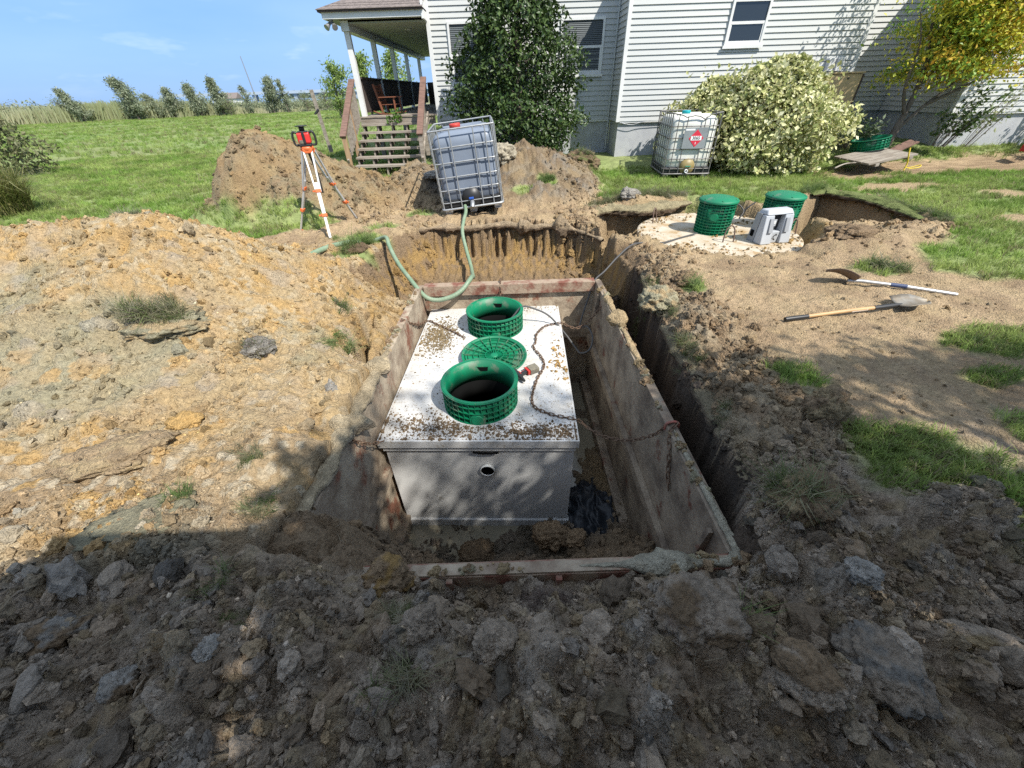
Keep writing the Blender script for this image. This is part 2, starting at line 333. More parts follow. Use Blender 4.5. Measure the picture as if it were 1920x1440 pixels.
    z = np.maximum(z, np.where((x > -2.0) & (x < -.3) & (y > .45) & (y < .99), -.16 - 1.5 * np.maximum(x + .66, 0) + .03 * n_md + .6 * amp * rel, -9))
    # --- excavation
    xl = np.interp(y, [.9, 1.34, 1.85, 2.32, 2.96, 3.62, 4.52, 5.53, 6.02, 6.3], [-1.3, -1.33, -1.4, -1.5, -1.58, -1.72, -1.9, -1.76, -1.55, -1.3])
    xw = xlw(y); base = -.20 + .11 * n_md - .45 * ss(3.0, 4.3, y)
    s = np.clip((xw - x) / np.maximum(xw - xl + .12, .05), 0, 1); ls = s ** .8
    zl = base + (z - base) * ls + .5 * amp * rel
    m = (y > .93) & (y < 4.6) & (x < xw) & (x > xl - .15); z = np.where(m, np.minimum(z, zl), z)
    z = z - .55 * np.exp(-((x + 1.37 + .10 * n_md) / .06) ** 2) * ss(2.75, 2.95, y + .1 * wx) * ss(3.7, 3.35, y)
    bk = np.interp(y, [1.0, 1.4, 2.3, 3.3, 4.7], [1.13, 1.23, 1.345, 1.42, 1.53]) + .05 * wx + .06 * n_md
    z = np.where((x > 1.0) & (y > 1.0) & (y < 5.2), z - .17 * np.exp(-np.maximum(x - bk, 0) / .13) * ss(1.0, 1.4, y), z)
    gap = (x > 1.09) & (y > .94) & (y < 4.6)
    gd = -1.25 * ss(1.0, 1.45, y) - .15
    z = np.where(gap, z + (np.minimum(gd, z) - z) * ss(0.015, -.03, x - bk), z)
    ph = np.where(np.abs(x) < 3, x, 3) / .125 + .35 * n_lo + .25 * wx; pk_ = np.floor(ph); fr_ = ph - pk_; hd = _hash(pk_, pk_ * 0, 77); hw_ = .18 + .35 * _hash(pk_, pk_ * 0, 78)
    tooth = ss(0, .16, fr_) * ss(hw_ + .3, hw_ + .12, fr_); tooth = tooth * (.1 + .9 * hd) * ss(-1.35, -.8, x) * ss(-.45, .1, fbm(x * 2.2, x * 0 + 3.3, 3, 79)); tooth = np.clip(tooth + .35 * n_hi * ss(.1, .4, tooth), 0, 1.2)
    yc = np.interp(x, [-1.7, -1.3, -1.0, 0, .7, 1.1, 1.5], [5.7, 5.95, 6.08, 6.12, 5.98, 5.72, 5.2]) + .095 * tooth + .07 * n_md + .03 * n_hi
    xr = 1.38 + .05 * wx
    inl = (y > 4.49) & (y < 6.6) & (x > -2.2) & (x < 1.9)
    wall_t = np.maximum.reduce([ss(0, .24, y - yc + .05 * (c2 - .35) + .05 * (c3 - .3)), ss(-.30, .25, (xl + .22) - x + .05 * n_md), ss(0, .12, x - xr)])
    zled = -.72 + .05 * n_md + .04 * n_hi + .05 * c2 + .12 * ss(.6, 1.3, x) + .2 * ss(5.5, 6.0, y)
    z = np.where(inl, zled + (z - zled) * wall_t, z)
    ledge = inl * (1 - wall_t)
    # box interior floor
    inside = (x > xw - .04) & (x < 1.09) & (y > .94) & (y < 4.49)
    zf = -1.84 + .06 * n_md + .03 * n_hi + .62 * ss(2.15, 1.2, y + .1 * wx) * ss(-.75, -.1, x) + .16 * ss(.45, .95, x) * ss(3.4, 2.5, y) + .05 * c1 + .03 * c2
    dc = np.hypot((x + 1.15) * 1.0, (y - .93) * 1.1)
    zf = np.maximum(zf, -.17 - 2.2 * np.maximum(dc - .34, 0) + .05 * n_hi + .05 * c2)
    zf = np.maximum(zf, -.30 - 3.0 * np.maximum(y - 1.0, 0) + .05 * n_hi - 3 * ss(-.75, -.55, x))
    z = np.where(inside, zf, z)
    # round tank surroundings
    rr = np.hypot(x - 3.12, y - 5.88)
    z = np.where(rr < 1.4, np.minimum(z, -.42 + (z + .42) * ss(1.19, 1.38, rr + .04 * n_md)), z)
    frontlip = ss(.2, -.5, (y - 5.0) - .25 * (x - 3.0) + .1 * n_md)
    z = np.where((rr < 1.4) & (rr > 1.0), np.maximum(z, -.20 + .16 * frontlip - .5 * (1 - frontlip) + .03 * n_hi * frontlip), z)
    hl = poly_sdf(x + .08 * wx, y + .08 * wy, HOLE_L); hr = poly_sdf(x + .08 * wx, y + .08 * wy, HOLE_R)
    holl = ss(0, -.16, hl); holr = ss(0, -.16, hr)
    dp = -.72 + .10 * c1 + .07 * c2 + .3 * np.maximum(0, 1 - np.hypot(x - 1.85, y - 6.15) / .55) + .25 * np.maximum(0, 1 - np.hypot(x - 2.35, y - 6.75) / .3)
    z = z + (np.minimum(dp, z) - z) * ss(0, -.09, hl)
    z = z + (np.minimum(-.85 + .08 * c2 + .45 * ss(6.3, 5.4, y), z) - z) * holr
    bank_c = bank
    if not full: return z, dirt, patch, sand, amp
    # ---- soil types
    lawn = (1 - dirt * (1 - patch)) * (1 - sand)
    v1 = ss(-.5, .5, fbm(x * 1.7, y * 1.7, 4, 61)); v2 = ss(-.35, .45, fbm(x * 4.1, y * 4.1, 4, 67)); v3 = ss(-.3, .5, fbm(x * 11, y * 11, 4, 71))
    c = mixc(np.broadcast_to(PINK, x.shape + (3,)) + 0., BROWN, .75 * v1)
    c = mixc(c, TAN, .5 * v2)
    c = mixc(c, mixc(np.broadcast_to(BROWN * .95, c.shape) + 0., C(.36, .31, .22), .55 * v2), .85 * bank_c)
    up = ss(2.3, 3.3, y + .5 * wx + .25 * (i1 - .5)); onp = ss(.02, .12, pz + .15 * wx + .1)
    cp = mixc(np.broadcast_to(TAN, c.shape) + 0., OCHRE, np.clip(.1 + .9 * v2, 0, 1) * (.25 + .6 * up)); cp = mixc(cp, BROWN * 1.1, .35 * v3 * (1 - v1)); cp = mixc(cp, PALE * .95, .5 * ss(.72, .9, i3) * v1)
    gg = ss(.30, .65, 1 - np.hypot((x + 2.9) / 1.9, (y - 2.35) / 1.0) + .55 * wx + .12); cp = mixc(cp, GGREEN * .95, .9 * gg * (.6 + .4 * v2))
    low = ss(2.1, 1.5, y + .45 * wy - .12 * (x + 2.0)); cp = mixc(cp, mixc(np.broadcast_to(PINK * .82, c.shape) + 0., BROWN * 1.1, .6 * v2), .85 * low * (.5 + .5 * v1))
    cp = mixc(cp, BLUEG * 1.1, .45 * ss(.82, .95, i2) * (1 - low)); cp = mixc(cp, OCHRE * 1.05, .8 * ss(.80, .88, i2) * v1)
    cp = mixc(cp, PALE, .6 * ss(.85, .95, i3) * low)
    c = mixc(c, cp, ss(-.9, -1.35, x + .12 * wx) * ss(5.6, 5.2, y) * ss(.55, .95, y))
    csl = mixc(np.broadcast_to(TAN * .68, c.shape) + 0., PINK * .60, v2); csl = mixc(csl, BROWN * .8, .7 * ss(.7, .9, i2)); csl = mixc(csl, OCHRE * .9, .25 * v1); csl = mixc(csl, GGREEN * .8, .5 * v3 * (1 - v1))
    c = mixc(c, csl, np.clip(heap, 0, 1) * ss(6, 6.6, y) * ss(-1.3, -2.2, x))
    csr = mixc(np.broadcast_to(PINK * .56, c.shape) + 0., BLUEG * .68, .7 * v2); csr = mixc(csr, TAN * .7, .5 * v1); csr = mixc(csr, BROWN * .7, .6 * ss(.7, .9, i2))
    c = mixc(c, csr, np.clip(heap, 0, 1) * ss(6.6, 7.4, y) * ss(-2.2, -1.3, x))
    cf = mixc(np.broadcast_to(DARK, c.shape) + 0., BROWN * .75, .6 * v2); cf = mixc(cf, BLUEG * .9, .5 * ss(.84, .94, i2) * v1); cf = mixc(cf, BLUEG * .9, .22 * ss(.86, .95, i1) * v3); cf = mixc(cf, TAN * .65, .6 * ss(.80, .90, i3)); cf = mixc(cf, DARK * .7, .5 * ss(.1, 0, c1))  # cracks between lumps painted darker, shade put into the soil colour
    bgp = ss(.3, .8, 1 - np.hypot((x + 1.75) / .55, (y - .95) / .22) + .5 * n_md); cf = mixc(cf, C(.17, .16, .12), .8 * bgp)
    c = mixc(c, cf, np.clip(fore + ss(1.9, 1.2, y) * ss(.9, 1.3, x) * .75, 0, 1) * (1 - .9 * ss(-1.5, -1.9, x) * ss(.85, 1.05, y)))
    # pit faces: dark topsoil over ochre subsoil, grey mud at the bottom
    hz = ss(-.34, -.12, z + .10 * wx); cw = mixc(np.broadcast_to(OCHRE * .72, c.shape) + 0., BROWN * .85, np.clip(hz * .9 + .7 * ss(.4, .85, v3) + .5 * tooth + .4 * ss(.8, .95, i2), 0, 1)); cw = mixc(cw, BROWN * .8, ss(-.5, -.68, z) * .8)
    inw = inl & (z < zn - .05); c = np.where(inw[..., None], cw, c)
    lw = m & (z < zn - .06) & (y > 2.4); c = np.where(lw[..., None], mixc(mixc(c, OCHRE * .75, .6 * v2), BROWN, .35 * v3), c)
    gw = gap & (x < bk + .12) & (z < -.12); c = np.where(gw[..., None], mixc(np.broadcast_to(C(.10, .075, .055), c.shape) + 0., C(.06, .047, .036), v2), c)  # trench gap soil painted near black to deepen its shade
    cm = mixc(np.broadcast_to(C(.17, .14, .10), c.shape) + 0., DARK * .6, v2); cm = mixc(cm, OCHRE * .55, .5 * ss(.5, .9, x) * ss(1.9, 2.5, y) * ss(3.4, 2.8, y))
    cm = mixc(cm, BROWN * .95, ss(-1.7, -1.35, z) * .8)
    c = np.where(inside[..., None], cm, c)
    hw = np.maximum(holl, holr); ch = mixc(np.broadcast_to(TAN * .85, c.shape) + 0., BROWN * .7, v2); ch = mixc(ch, DARK * .55, np.clip(ss(-.55, -.2, z) * holr * .8 + ss(-.6, -.2, z) * holl * .85, 0, 1))  # hole walls darkened towards the rim, overhang shade painted into the soil colour
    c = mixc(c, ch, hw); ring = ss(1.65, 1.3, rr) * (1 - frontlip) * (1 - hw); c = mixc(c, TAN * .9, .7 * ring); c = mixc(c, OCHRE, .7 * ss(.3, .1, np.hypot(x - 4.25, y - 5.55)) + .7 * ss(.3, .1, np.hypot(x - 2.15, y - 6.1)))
    # grass and sand
    gs = ss(-.6, .6, fbm(x * .5, y * .9, 4, 81)); gcol = mixc(np.broadcast_to(C(.165, .225, .07), c.shape) + 0., C(.225, .26, .105), gs); gcol = mixc(gcol, C(.21, .20, .10), .6 * ss(.2, .7, fbm(x * .16, y * .42, 3, 91)) * ss(9, 15, np.hypot(x, y)))
    c = mixc(c, gcol, np.clip(lawn, 0, 1)); c = mixc(c, mixc(np.broadcast_to(TAN * .95, c.shape) + 0., PINK * .9, v2), sand * (1 - dirt))
    mul = sand * (y > 8.8); c = mixc(c, mixc(np.broadcast_to(BROWN, c.shape) + 0., PINK, v3), mul)
    zone = np.full(x.shape, 0)                       # 0 dirt, 1 lawn, 2 clay pile, 3/4 spoil, 5 pit, 6 marsh
    zone = np.where(lawn > .5, 1, zone)
    zone = np.where((pz > .06) & (lawn <= .5), 2, zone); zone = np.where((zz > .08) & (y > 6) & (x < -2.2) & (lawn <= .5), 3, zone)
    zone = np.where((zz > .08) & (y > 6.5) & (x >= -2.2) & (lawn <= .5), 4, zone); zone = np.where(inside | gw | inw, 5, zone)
    marsh = y - .61 * x > 81.5 + 2 * wx
    zone = np.where(marsh & (y > 25), 6, zone); c = np.where((zone == 6)[..., None], mixc(np.broadcast_to(C(.13, .13, .06), c.shape) + 0., C(.09, .12, .05), gs), c)
    return z, c, zone
def axis(lo, hi, d, near_lo, near_hi, g1, g2, far_lo, far_hi):
    a = list(np.arange(lo, hi, d))
    def grow(p, s, e, lim):
        out = []; step = d
        while (e - p) * s > 0:
            step *= (1 + (g1 if (lim - p) * s > 0 else g2)); p += s * step; out.append(p)
        return out
    return np.array(grow(lo, -1, far_lo, near_lo)[::-1] + a + grow(hi, 1, far_hi, near_hi))
gx = axis(-2.5, 2.5, .0135, -7, 7, .011, .09, -1800, 1800)
gy = axis(.2, 2.7, .0125, 0, 9.8, .0045, .085, -60, 3500)
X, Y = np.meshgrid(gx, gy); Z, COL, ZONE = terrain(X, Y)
far = np.hypot(X, Y) > 300; Z = np.where(far, -.1, Z)
nx, ny = len(gx), len(gy); idx = np.arange(nx * ny).reshape(ny, nx)
quads = np.stack([idx[:-1, :-1], idx[:-1, 1:], idx[1:, 1:], idx[1:, :-1]], -1).reshape(-1, 4)
qz = ZONE[:-1, :-1].reshape(-1)
V = np.stack([X.ravel(), Y.ravel(), Z.ravel()], -1); CC = COL.reshape(-1, 3)
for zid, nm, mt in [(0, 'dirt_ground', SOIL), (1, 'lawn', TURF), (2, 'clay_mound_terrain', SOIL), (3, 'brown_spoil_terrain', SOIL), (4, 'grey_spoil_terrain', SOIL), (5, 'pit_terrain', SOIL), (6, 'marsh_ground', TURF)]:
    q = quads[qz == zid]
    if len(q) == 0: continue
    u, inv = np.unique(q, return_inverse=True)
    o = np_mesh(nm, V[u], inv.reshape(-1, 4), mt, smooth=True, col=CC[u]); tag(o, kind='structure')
def HZ(x, y):
    return float(terrain(np.array([float(x)]), np.array([float(y)]), False)[0][0])

# ------------------------------------------------------------------ instanced stuff (clods, grass)
hidden = {}
def variants(key, objs):
    c = bpy.data.collections.new(key)
    for o in objs:
        for k in list(o.users_collection): k.objects.unlink(o)
        c.objects.link(o)
    return c
def scatter(name, pts, rots, scl, cols, coll, kind='stuff', label=None):
    n = len(pts); me = bpy.data.meshes.new(name); me.vertices.add(n); me.vertices.foreach_set('co', np.asarray(pts, np.float32).ravel())
    a = me.attributes.new('rot', 'FLOAT_VECTOR', 'POINT'); a.data.foreach_set('vector', np.asarray(rots, np.float32).ravel())
    a = me.attributes.new('scl', 'FLOAT_VECTOR', 'POINT'); a.data.foreach_set('vector', np.asarray(scl, np.float32).ravel())
    a = me.attributes.new('col', 'FLOAT_COLOR', 'POINT'); c4 = np.ones((n, 4), np.float32); c4[:, :3] = cols; a.data.foreach_set('color', c4.ravel())
    a = me.attributes.new('idx', 'INT', 'POINT'); a.data.foreach_set('value', rng.integers(0, len(coll.objects), n).astype(np.int32))
    o = link(bpy.data.objects.new(name, me)); tag(o, label, kind=kind)
    g = bpy.data.node_groups.new(name, 'GeometryNodeTree'); g.interface.new_socket('Geometry', in_out='INPUT', socket_type='NodeSocketGeometry'); g.interface.new_socket('Geometry', in_out='OUTPUT', socket_type='NodeSocketGeometry')
    ns = g.nodes; L = g.links; gi = ns.new('NodeGroupInput'); go = ns.new('NodeGroupOutput')
    ci = ns.new('GeometryNodeCollectionInfo'); ci.inputs[0].default_value = coll; ci.inputs['Separate Children'].default_value = True; ci.inputs['Reset Children'].default_value = True
    ip = ns.new('GeometryNodeInstanceOnPoints'); ip.inputs['Pick Instance'].default_value = True
    def at(nm, t):
        k = ns.new('GeometryNodeInputNamedAttribute'); k.data_type = t; k.inputs[0].default_value = nm; return k.outputs[0]
    L.new(gi.outputs[0], ip.inputs['Points']); L.new(ci.outputs[0], ip.inputs['Instance']); L.new(at('idx', 'INT'), ip.inputs['Instance Index'])
    e2r = ns.new('FunctionNodeEulerToRotation'); L.new(at('rot', 'FLOAT_VECTOR'), e2r.inputs[0]); L.new(e2r.outputs[0], ip.inputs['Rotation'])
    L.new(at('scl', 'FLOAT_VECTOR'), ip.inputs['Scale']); L.new(ip.outputs[0], go.inputs[0])
    md = o.modifiers.new('scatter', 'NODES'); md.node_group = g
    return o
def ico(sub):
    bm = bmesh.new(); bmesh.ops.create_icosphere(bm, subdivisions=sub, radius=1); v = np.array([p.co[:] for p in bm.verts]); f = np.array([[q.index for q in p.verts] for p in bm.faces]); bm.free(); return v, f
ICO2, ICO3 = ico(2), ico(3)
def lump_v(seed, base, amp=.35, flat=.7, fr=1.3, hard=.5):
    v, f = base; out = []
    for p in v:
        p = Vector(p); q = p * fr + Vector((seed * 3.1, seed * 1.7, seed * 5.3))
        cr = mnoise.voronoi(q * 3.2)[0]; c2_ = mnoise.voronoi(q * 7.5)[0][0]
        d = 1 + amp * .9 * mnoise.fractal(q, .8, 2.1, 6) + .16 * (.5 - cr[0]) + .07 * (.45 - c2_) + hard * .10 * min(1, (cr[1] - cr[0]) * 4) + .05 * mnoise.noise(q * 14)
        out.append((p.x * d, p.y * d, p.z * d * flat))
    return np.array(out), f
clod_objs = []
for i in range(4):
    v, f = lump_v(i + 1, ICO3, .6, .75)
    clod_objs.append(np_mesh('clod', v, f, CLODM, smooth=False))
for i in range(6):                                       # broken, flat sided crumbs
    bm = bmesh.new()
    for k in range(15):
        q = Vector(rng.normal(0, 1, 3)).normalized() * rng.uniform(.75, 1.1); bm.verts.new((q.x * 1.1, q.y * .85, q.z * .6))
    bmesh.ops.convex_hull(bm, input=bm.verts); bmesh.ops.subdivide_edges(bm, edges=bm.edges, cuts=2, use_grid_fill=True)
    for v_ in bm.verts: v_.co += v_.co.normalized() * (.16 * mnoise.noise(v_.co * 3.1 + Vector((i * 7, 0, 0))) + .08 * mnoise.noise(v_.co * 8))
    bmesh.ops.triangulate(bm, faces=bm.faces); v = np.array([p.co[:] for p in bm.verts if p.link_faces]); ix = {p: k for k, p in enumerate([p for p in bm.verts if p.link_faces])}; f = np.array([[ix[q] for q in p.verts] for p in bm.faces]); bm.free()
    clod_objs.append(np_mesh('clod', v, f, CLODM, smooth=False))
CLODS = variants('clods', clod_objs)
def tuft_mesh(n, h, spread, bend, wid, seed):
    r = np.random.default_rng(seed); v = []; f = []
    for i in range(n):
        a = r.uniform(0, 6.283); d = spread * math.sqrt(r.uniform()); bx, by = d * math.cos(r.uniform(0, 6.283)), d * math.sin(r.uniform(0, 6.283))
        hh = h * r.uniform(.5, 1.1); b = bend * r.uniform(.2, 1.2) * hh; dx, dy = math.cos(a), math.sin(a); wx, wy = -dy * wid / 2, dx * wid / 2; k = len(v)
        for t, ws in ((0, 1), (.55, .8), (1, .12)):
            cx = bx + dx * b * t * t; cy = by + dy * b * t * t; cz = hh * (t - .25 * t * t * min(bend, 1.4)) - .01 * (t == 0)
            v += [(cx - wx * ws, cy - wy * ws, cz), (cx + wx * ws, cy + wy * ws, cz)]
        f += [(k, k + 1, k + 3, k + 2), (k + 2, k + 3, k + 5, k + 4)]
    return np_mesh('grass_tuft', v, f, BLADE)
TUFTS = variants('tufts', [tuft_mesh(16, .085, .05, .8, .0055, s) for s in range(5)])
LTUFTS = variants('long tufts', [tuft_mesh(34, .13, .05, 1.3, .0035, 20 + s) for s in range(4)])

# clods: many small near the camera, fewer further off
def clod_pts(n, xr, yr, smin, smax, pw=2.2):
    x = rng.uniform(*xr, n); y = rng.uniform(*yr, n); s = smin * (1 - rng.uniform(0, 1, n) ** pw) + smax * rng.uniform(0, 1, n) ** (pw * 2)
    s = np.clip(s, smin, smax); return x, y, s
sets = [clod_pts(80000, (-2.7, 2.7), (.12, 1.35), .0025, .013), clod_pts(4200, (-2.6, 2.4), (.15, 1.2), .010, .036), clod_pts(120, (-2.4, 2.2), (.2, 1.0), .045, .075), clod_pts(450, (-2.6, 2.4), (.15, 1.15), .03, .062), clod_pts(9000, (.9, 2.2), (.5, 1.9), .004, .018), clod_pts(9000, (1.1, 4.5), (1.0, 5.0), .005, .02), clod_pts(9000, (1.15, 2.05), (1.0, 4.6), .005, .038), clod_pts(17000, (-5.5, -1.2), (1.0, 5.5), .006, .026), clod_pts(1000, (-5.5, -1.25), (1.2, 5.2), .02, .06),
        clod_pts(5000, (-5.4, -1.9), (6.4, 9.4), .012, .05), clod_pts(5000, (-2.6, 2.1), (6.5, 10), .012, .045), clod_pts(3500, (1.2, 6.3), (4.3, 7.6), .012, .05), clod_pts(2600, (-1.6, 1.4), (4.55, 6.0), .008, .05), clod_pts(3000, (-1.6, 1.4), (5.85, 6.45), .008, .045), clod_pts(3200, (-1.0, 1.02), (1.0, 2.15), .006, .045), clod_pts(900, (-3.4, -1.3), (4.6, 6.6), .006, .025)]
x = np.concatenate([s[0] for s in sets]); y = np.concatenate([s[1] for s in sets]); s = np.concatenate([s[2] for s in sets])
z, ctmp, ztmp = terrain(x, y); zz_, dirt_, patch_, sand_, amp_ = terrain(x, y, False)
cl = fbm(x * 2.5, y * 2.5, 3, 103)
keep = (ztmp != 1) & (ztmp != 6) & (dirt_ > .6) & (cl + rng.uniform(-.6, .6, len(x)) > -.1)
keep &= (np.hypot(x - 3.12, y - 5.88) > 1.08) & ~((x > -1.3) & (x < 1.15) & (y > .9) & (y < 4.52) & (z > -.35)) & ~((x > -1.12) & (x < .75) & (y > 2.12))
flat_right = (x > 1.95) & (y < 4.6) & (y > 1.3); keep &= ~flat_right | (rng.uniform(0, 1, len(x)) < .25)
x, y, z, s, ctmp = x[keep], y[keep], z[keep], s[keep], ctmp[keep]
n = len(x); bri = rng.uniform(.68, 1.22, (n, 1)); bri[(rng.uniform(0, 1, n) < .09) & (s < .012)] *= 1.9; bri[rng.uniform(0, 1, n) < .12] *= .6; hue = rng.normal(0, .03, (n, 1)) * ctmp * np.array([1, .2, -1.])
scatter('dirt_clods', np.stack([x, y, z + s * .12], -1), rng.uniform(0, 6.28, (n, 3)), s[:, None] * rng.uniform(.7, 1.3, (n, 3)), np.clip(ctmp * bri + hue, .01, .8), CLODS, label='loose crumbs and small clods of soil over the diggings')

def straw(seed, L_):
    r = np.random.default_rng(seed); P = [Vector((t - .5, .18 * math.sin(t * 3 + seed) * r.uniform(.3, 1), .04 + .05 * math.sin(t * 5 + seed))) * L_ for t in np.linspace(0, 1, 6)]
    return MB().tube(P, .0009, 3).build('straw', BLADE)
STRAWS = variants('straws', [straw(i, .045 + .012 * i) for i in range(4)])
sx = np.concatenate([rng.uniform(-2.5, 2.6, 1500), rng.uniform(1.3, 5, 1200), rng.uniform(-4.5, -1.3, 700)]); sy = np.concatenate([rng.uniform(.15, 1.2, 1500), rng.uniform(1, 4.5, 1200), rng.uniform(1, 3.5, 700)]); sz = terrain(sx, sy, False)[0]; kk = sz > -.4; sx, sy, sz = sx[kk], sy[kk], sz[kk]; m = len(sx)
scatter('root_litter', np.stack([sx, sy, sz + .008], -1), np.stack([rng.normal(0, .4, m), rng.normal(0, .4, m), rng.uniform(0, 6.28, m)], -1), rng.uniform(.5, 1.2, m)[:, None] * np.ones(3), np.array([.42, .36, .26]) * rng.uniform(.5, 1.2, (m, 1)), STRAWS, label='bits of straw and fine roots littering the soil')
# lawn grass
def grass(name, n, xr, yr, sc, coll=TUFTS, pale=0, cond=None, lab=None, thr=.45):
    x = rng.uniform(*xr, n); y = rng.uniform(*yr, n); z, d, p, sa, am = terrain(x, y, False)
    lw = (1 - d * (1 - p)) * (1 - sa)
    k = (lw + rng.uniform(-.25, .25, n) > thr) & (z > -.25)
    if cond is not None: k &= cond(x, y)
    x, y, z = x[k], y[k], z[k]; m = len(x); g = ss(-.6, .6, fbm(x * .5, y * .9, 4, 81)) 
    c = mixc(np.broadcast_to(C(.18, .29, .055), (m, 3)) + 0., C(.30, .37, .11), g) * rng.uniform(.7, 1.25, (m, 1)) * (1 + .35 * np.clip(fbm(x * 1.1, y * 1.1, 3, 85), -1, 1))[:, None]
    dry = (rng.uniform(0, 1, m) < .10 + pale)[:, None]; c = np.where(dry, C(.27, .24, .13) * rng.uniform(.7, 1.2, (m, 1)), c)
    rot = np.stack([rng.normal(0, .15, m), rng.normal(0, .15, m), rng.uniform(0, 6.28, m)], -1)
    return scatter(name, np.stack([x, y, z], -1), rot, (sc * rng.uniform(.65, 1.35, m))[:, None] * np.ones(3), c, coll, label=lab)
incone = lambda x, y: (np.abs(x) < 1.5 * y + 1.5)
grass('grass', 22000, (-16, -2.6), (5.0, 17), 1.0, cond=incone, lab='mown green grass on the lawn left of the spoil heaps')
grass('grass', 16000, (1.6, 12.5), (3.2, 10.5), .95, cond=incone, lab='green lawn grass between the diggings and the house')
grass('grass', 9000, (1.6, 4.8), (.6, 3.4), .75, pale=.1, lab='grass patches left on the trampled bank', thr=.55)
grass('grass', 2500, (-4.4, 1.4), (4.8, 8.2), .8, pale=.25, cond=lambda x, y: y > 4.6, lab='sparse grass left around the tripod and the tote')
grass('grass', 34000, (-60, -3), (17, 62), 1.7, cond=lambda x, y: np.abs(x) < 1.5 * y, lab='far part of the mown lawn')

# ------------------------------------------------------------------ house
VINYL = mat('white vinyl siding', (.52, .525, .50), (.47, .48, .465), scale=1.2, rough=.45, stretch=(.4, 1, 6), bump=.05, bscale=12)
TRIM = mat('white trim', (.72, .72, .70), (.66, .66, .64), scale=4, rough=.4)
BLOCK = mat('painted block', (.44, .45, .46), (.38, .39, .41), scale=5, rough=.85, bump=.35, bscale=70, c3=(.30, .30, .29), s3=6, t3=.66)
GLASSD = mat('window glass', (.02, .024, .028), rough=.06, spec=.9)
DARKIN = mat('dark interior', (.03, .032, .035), rough=.9)
BLINDM = mat('blind slat', (.085, .10, .105), rough=.6)
SHINGLE = mat('roof shingle', (.14, .115, .105), (.23, .19, .17), scale=14, rough=.95, bump=.6, bscale=120)
SOFFIT = mat('porch ceiling', (.36, .38, .33), rough=.7)
OLDWOOD = mat('weathered wood', (.33, .29, .24), (.20, .165, .13), scale=3, rough=.85, stretch=(1, 6, 6), bump=.3, bscale=30)
REDWOOD = mat('stained wood', (.20, .115, .085), (.13, .075, .055), scale=3, rough=.8, stretch=(2, 8, 8), bump=.3, bscale=30)
NEWWOOD = mat('treated wood', (.40, .27, .15), (.30, .19, .11), scale=3, rough=.8, stretch=(6, 6, 1))
DARKWOOD = mat('dark wood', (.085, .06, .05), (.045, .035, .03), scale=4, rough=.85, stretch=(6, 6, 1))
GREYMETAL = mat('grey metal', (.38, .39, .40), (.30, .31, .32), scale=9, rough=.45, metal=.6)
house = thing('house', 'white vinyl sided house with a covered side porch and wooden steps', 'house', (0, 12, .2))
HM = Vector((0, 12, .2))
class HB(MB):
    def out(s, name, m, parent=house, bevel=0):
        s.v = [(p[0] - HM.x, p[1] - HM.y, p[2] - HM.z) for p in s.v]; return s.build(name, m, parent, bevel)
def hbox(name, m, x0, x1, y0, y1, z0, z1, parent=house, bevel=0): return HB().box(x0, x1, y0, y1, z0, z1).out(name, m, parent, bevel)
RV = .104; Z0 = .92
def siding(axis_, a0, a1, pos, out, ncourse, z0=Z0):
    """lapped boards on a wall: axis_ 'x' (wall faces -y) or 'y' (wall faces -x)"""
    t = .025
    p = [(a0, -t, 0), (a1, -t, 0), (a1, 0, 0), (a0, 0, 0), (a0, -.003, RV + .004), (a1, -.003, RV + .004), (a1, 0, RV + .004), (a0, 0, RV + .004)]
    if axis_ == 'y': p = [(q[1], -q[0] , q[2]) for q in p]
    b = MB().hexa(p) if axis_ == 'x' else MB().add(p, [(0, 3, 2, 1), (4, 5, 6, 7), (0, 1, 5, 4), (1, 2, 6, 5), (2, 3, 7, 6), (3, 0, 4, 7)])
    first = None
    for k in range(ncourse):
        loc = ((0, pos, z0 + k * RV) if axis_ == 'x' else (pos, 0, z0 + k * RV)); loc = Vector(loc) - HM
        if first is None: first = b.build('siding_board', VINYL, house); first.location = loc
        else: dup(first, loc)
NC = 29; ZT = Z0 + NC * RV
# wall cores (behind the boards) and foundations
hbox('wall', VINYL, -1.70, 2.84, 12.405, 23.4, Z0, ZT); hbox('wall', VINYL, 2.84, 8.25, 11.505, 12.402, Z0, ZT); hbox('wall', VINYL, 8.25, 10.24, 12.605, 13.2, Z0, ZT); hbox('wall', VINYL, 10.24, 17, 10.505, 13.2, Z0, ZT); hbox('wall', VINYL, 8.2, 8.245, 12.406, 12.60, Z0, ZT)
siding('x', -1.66, 2.80, 12.40, 0, NC); siding('x', 2.88, 8.2, 11.50, 0, NC); siding('x', 8.28, 10.19, 12.60, 0, NC); siding('x', 10.28, 17, 10.50, 0, NC)
siding('y', -12.395, -11.56, 2.835, 0, NC); siding('y', -12.6, -10.56, 10.235, 0, NC); siding('y', -23.4, -12.47, -1.705, 0, NC)
for nm, x0, x1, y0, y1 in [('foundation', -1.66, 2.87, 12.44, 12.8), ('foundation', 2.87, 8.2, 11.54, 12.43), ('foundation', 8.2, 10.27, 12.64, 12.9), ('foundation', 10.27, 17, 10.54, 13)]:
    hbox(nm, BLOCK, x0, x1, y0, y1, -.3, Z0 - .004)
for x0, x1, y0, y1 in [(-1.735, -1.64, 12.37, 12.47), (2.80, 2.885, 11.47, 11.56), (8.19, 8.275, 11.47, 11.55), (10.2, 10.285, 10.47, 10.56)]:
    hbox('corner_trim', TRIM, x0, x1, y0, y1, Z0 - .01, ZT)
hbox('corner_trim', TRIM, 2.78, 2.83, 12.36, 12.395, Z0 - .01, ZT)
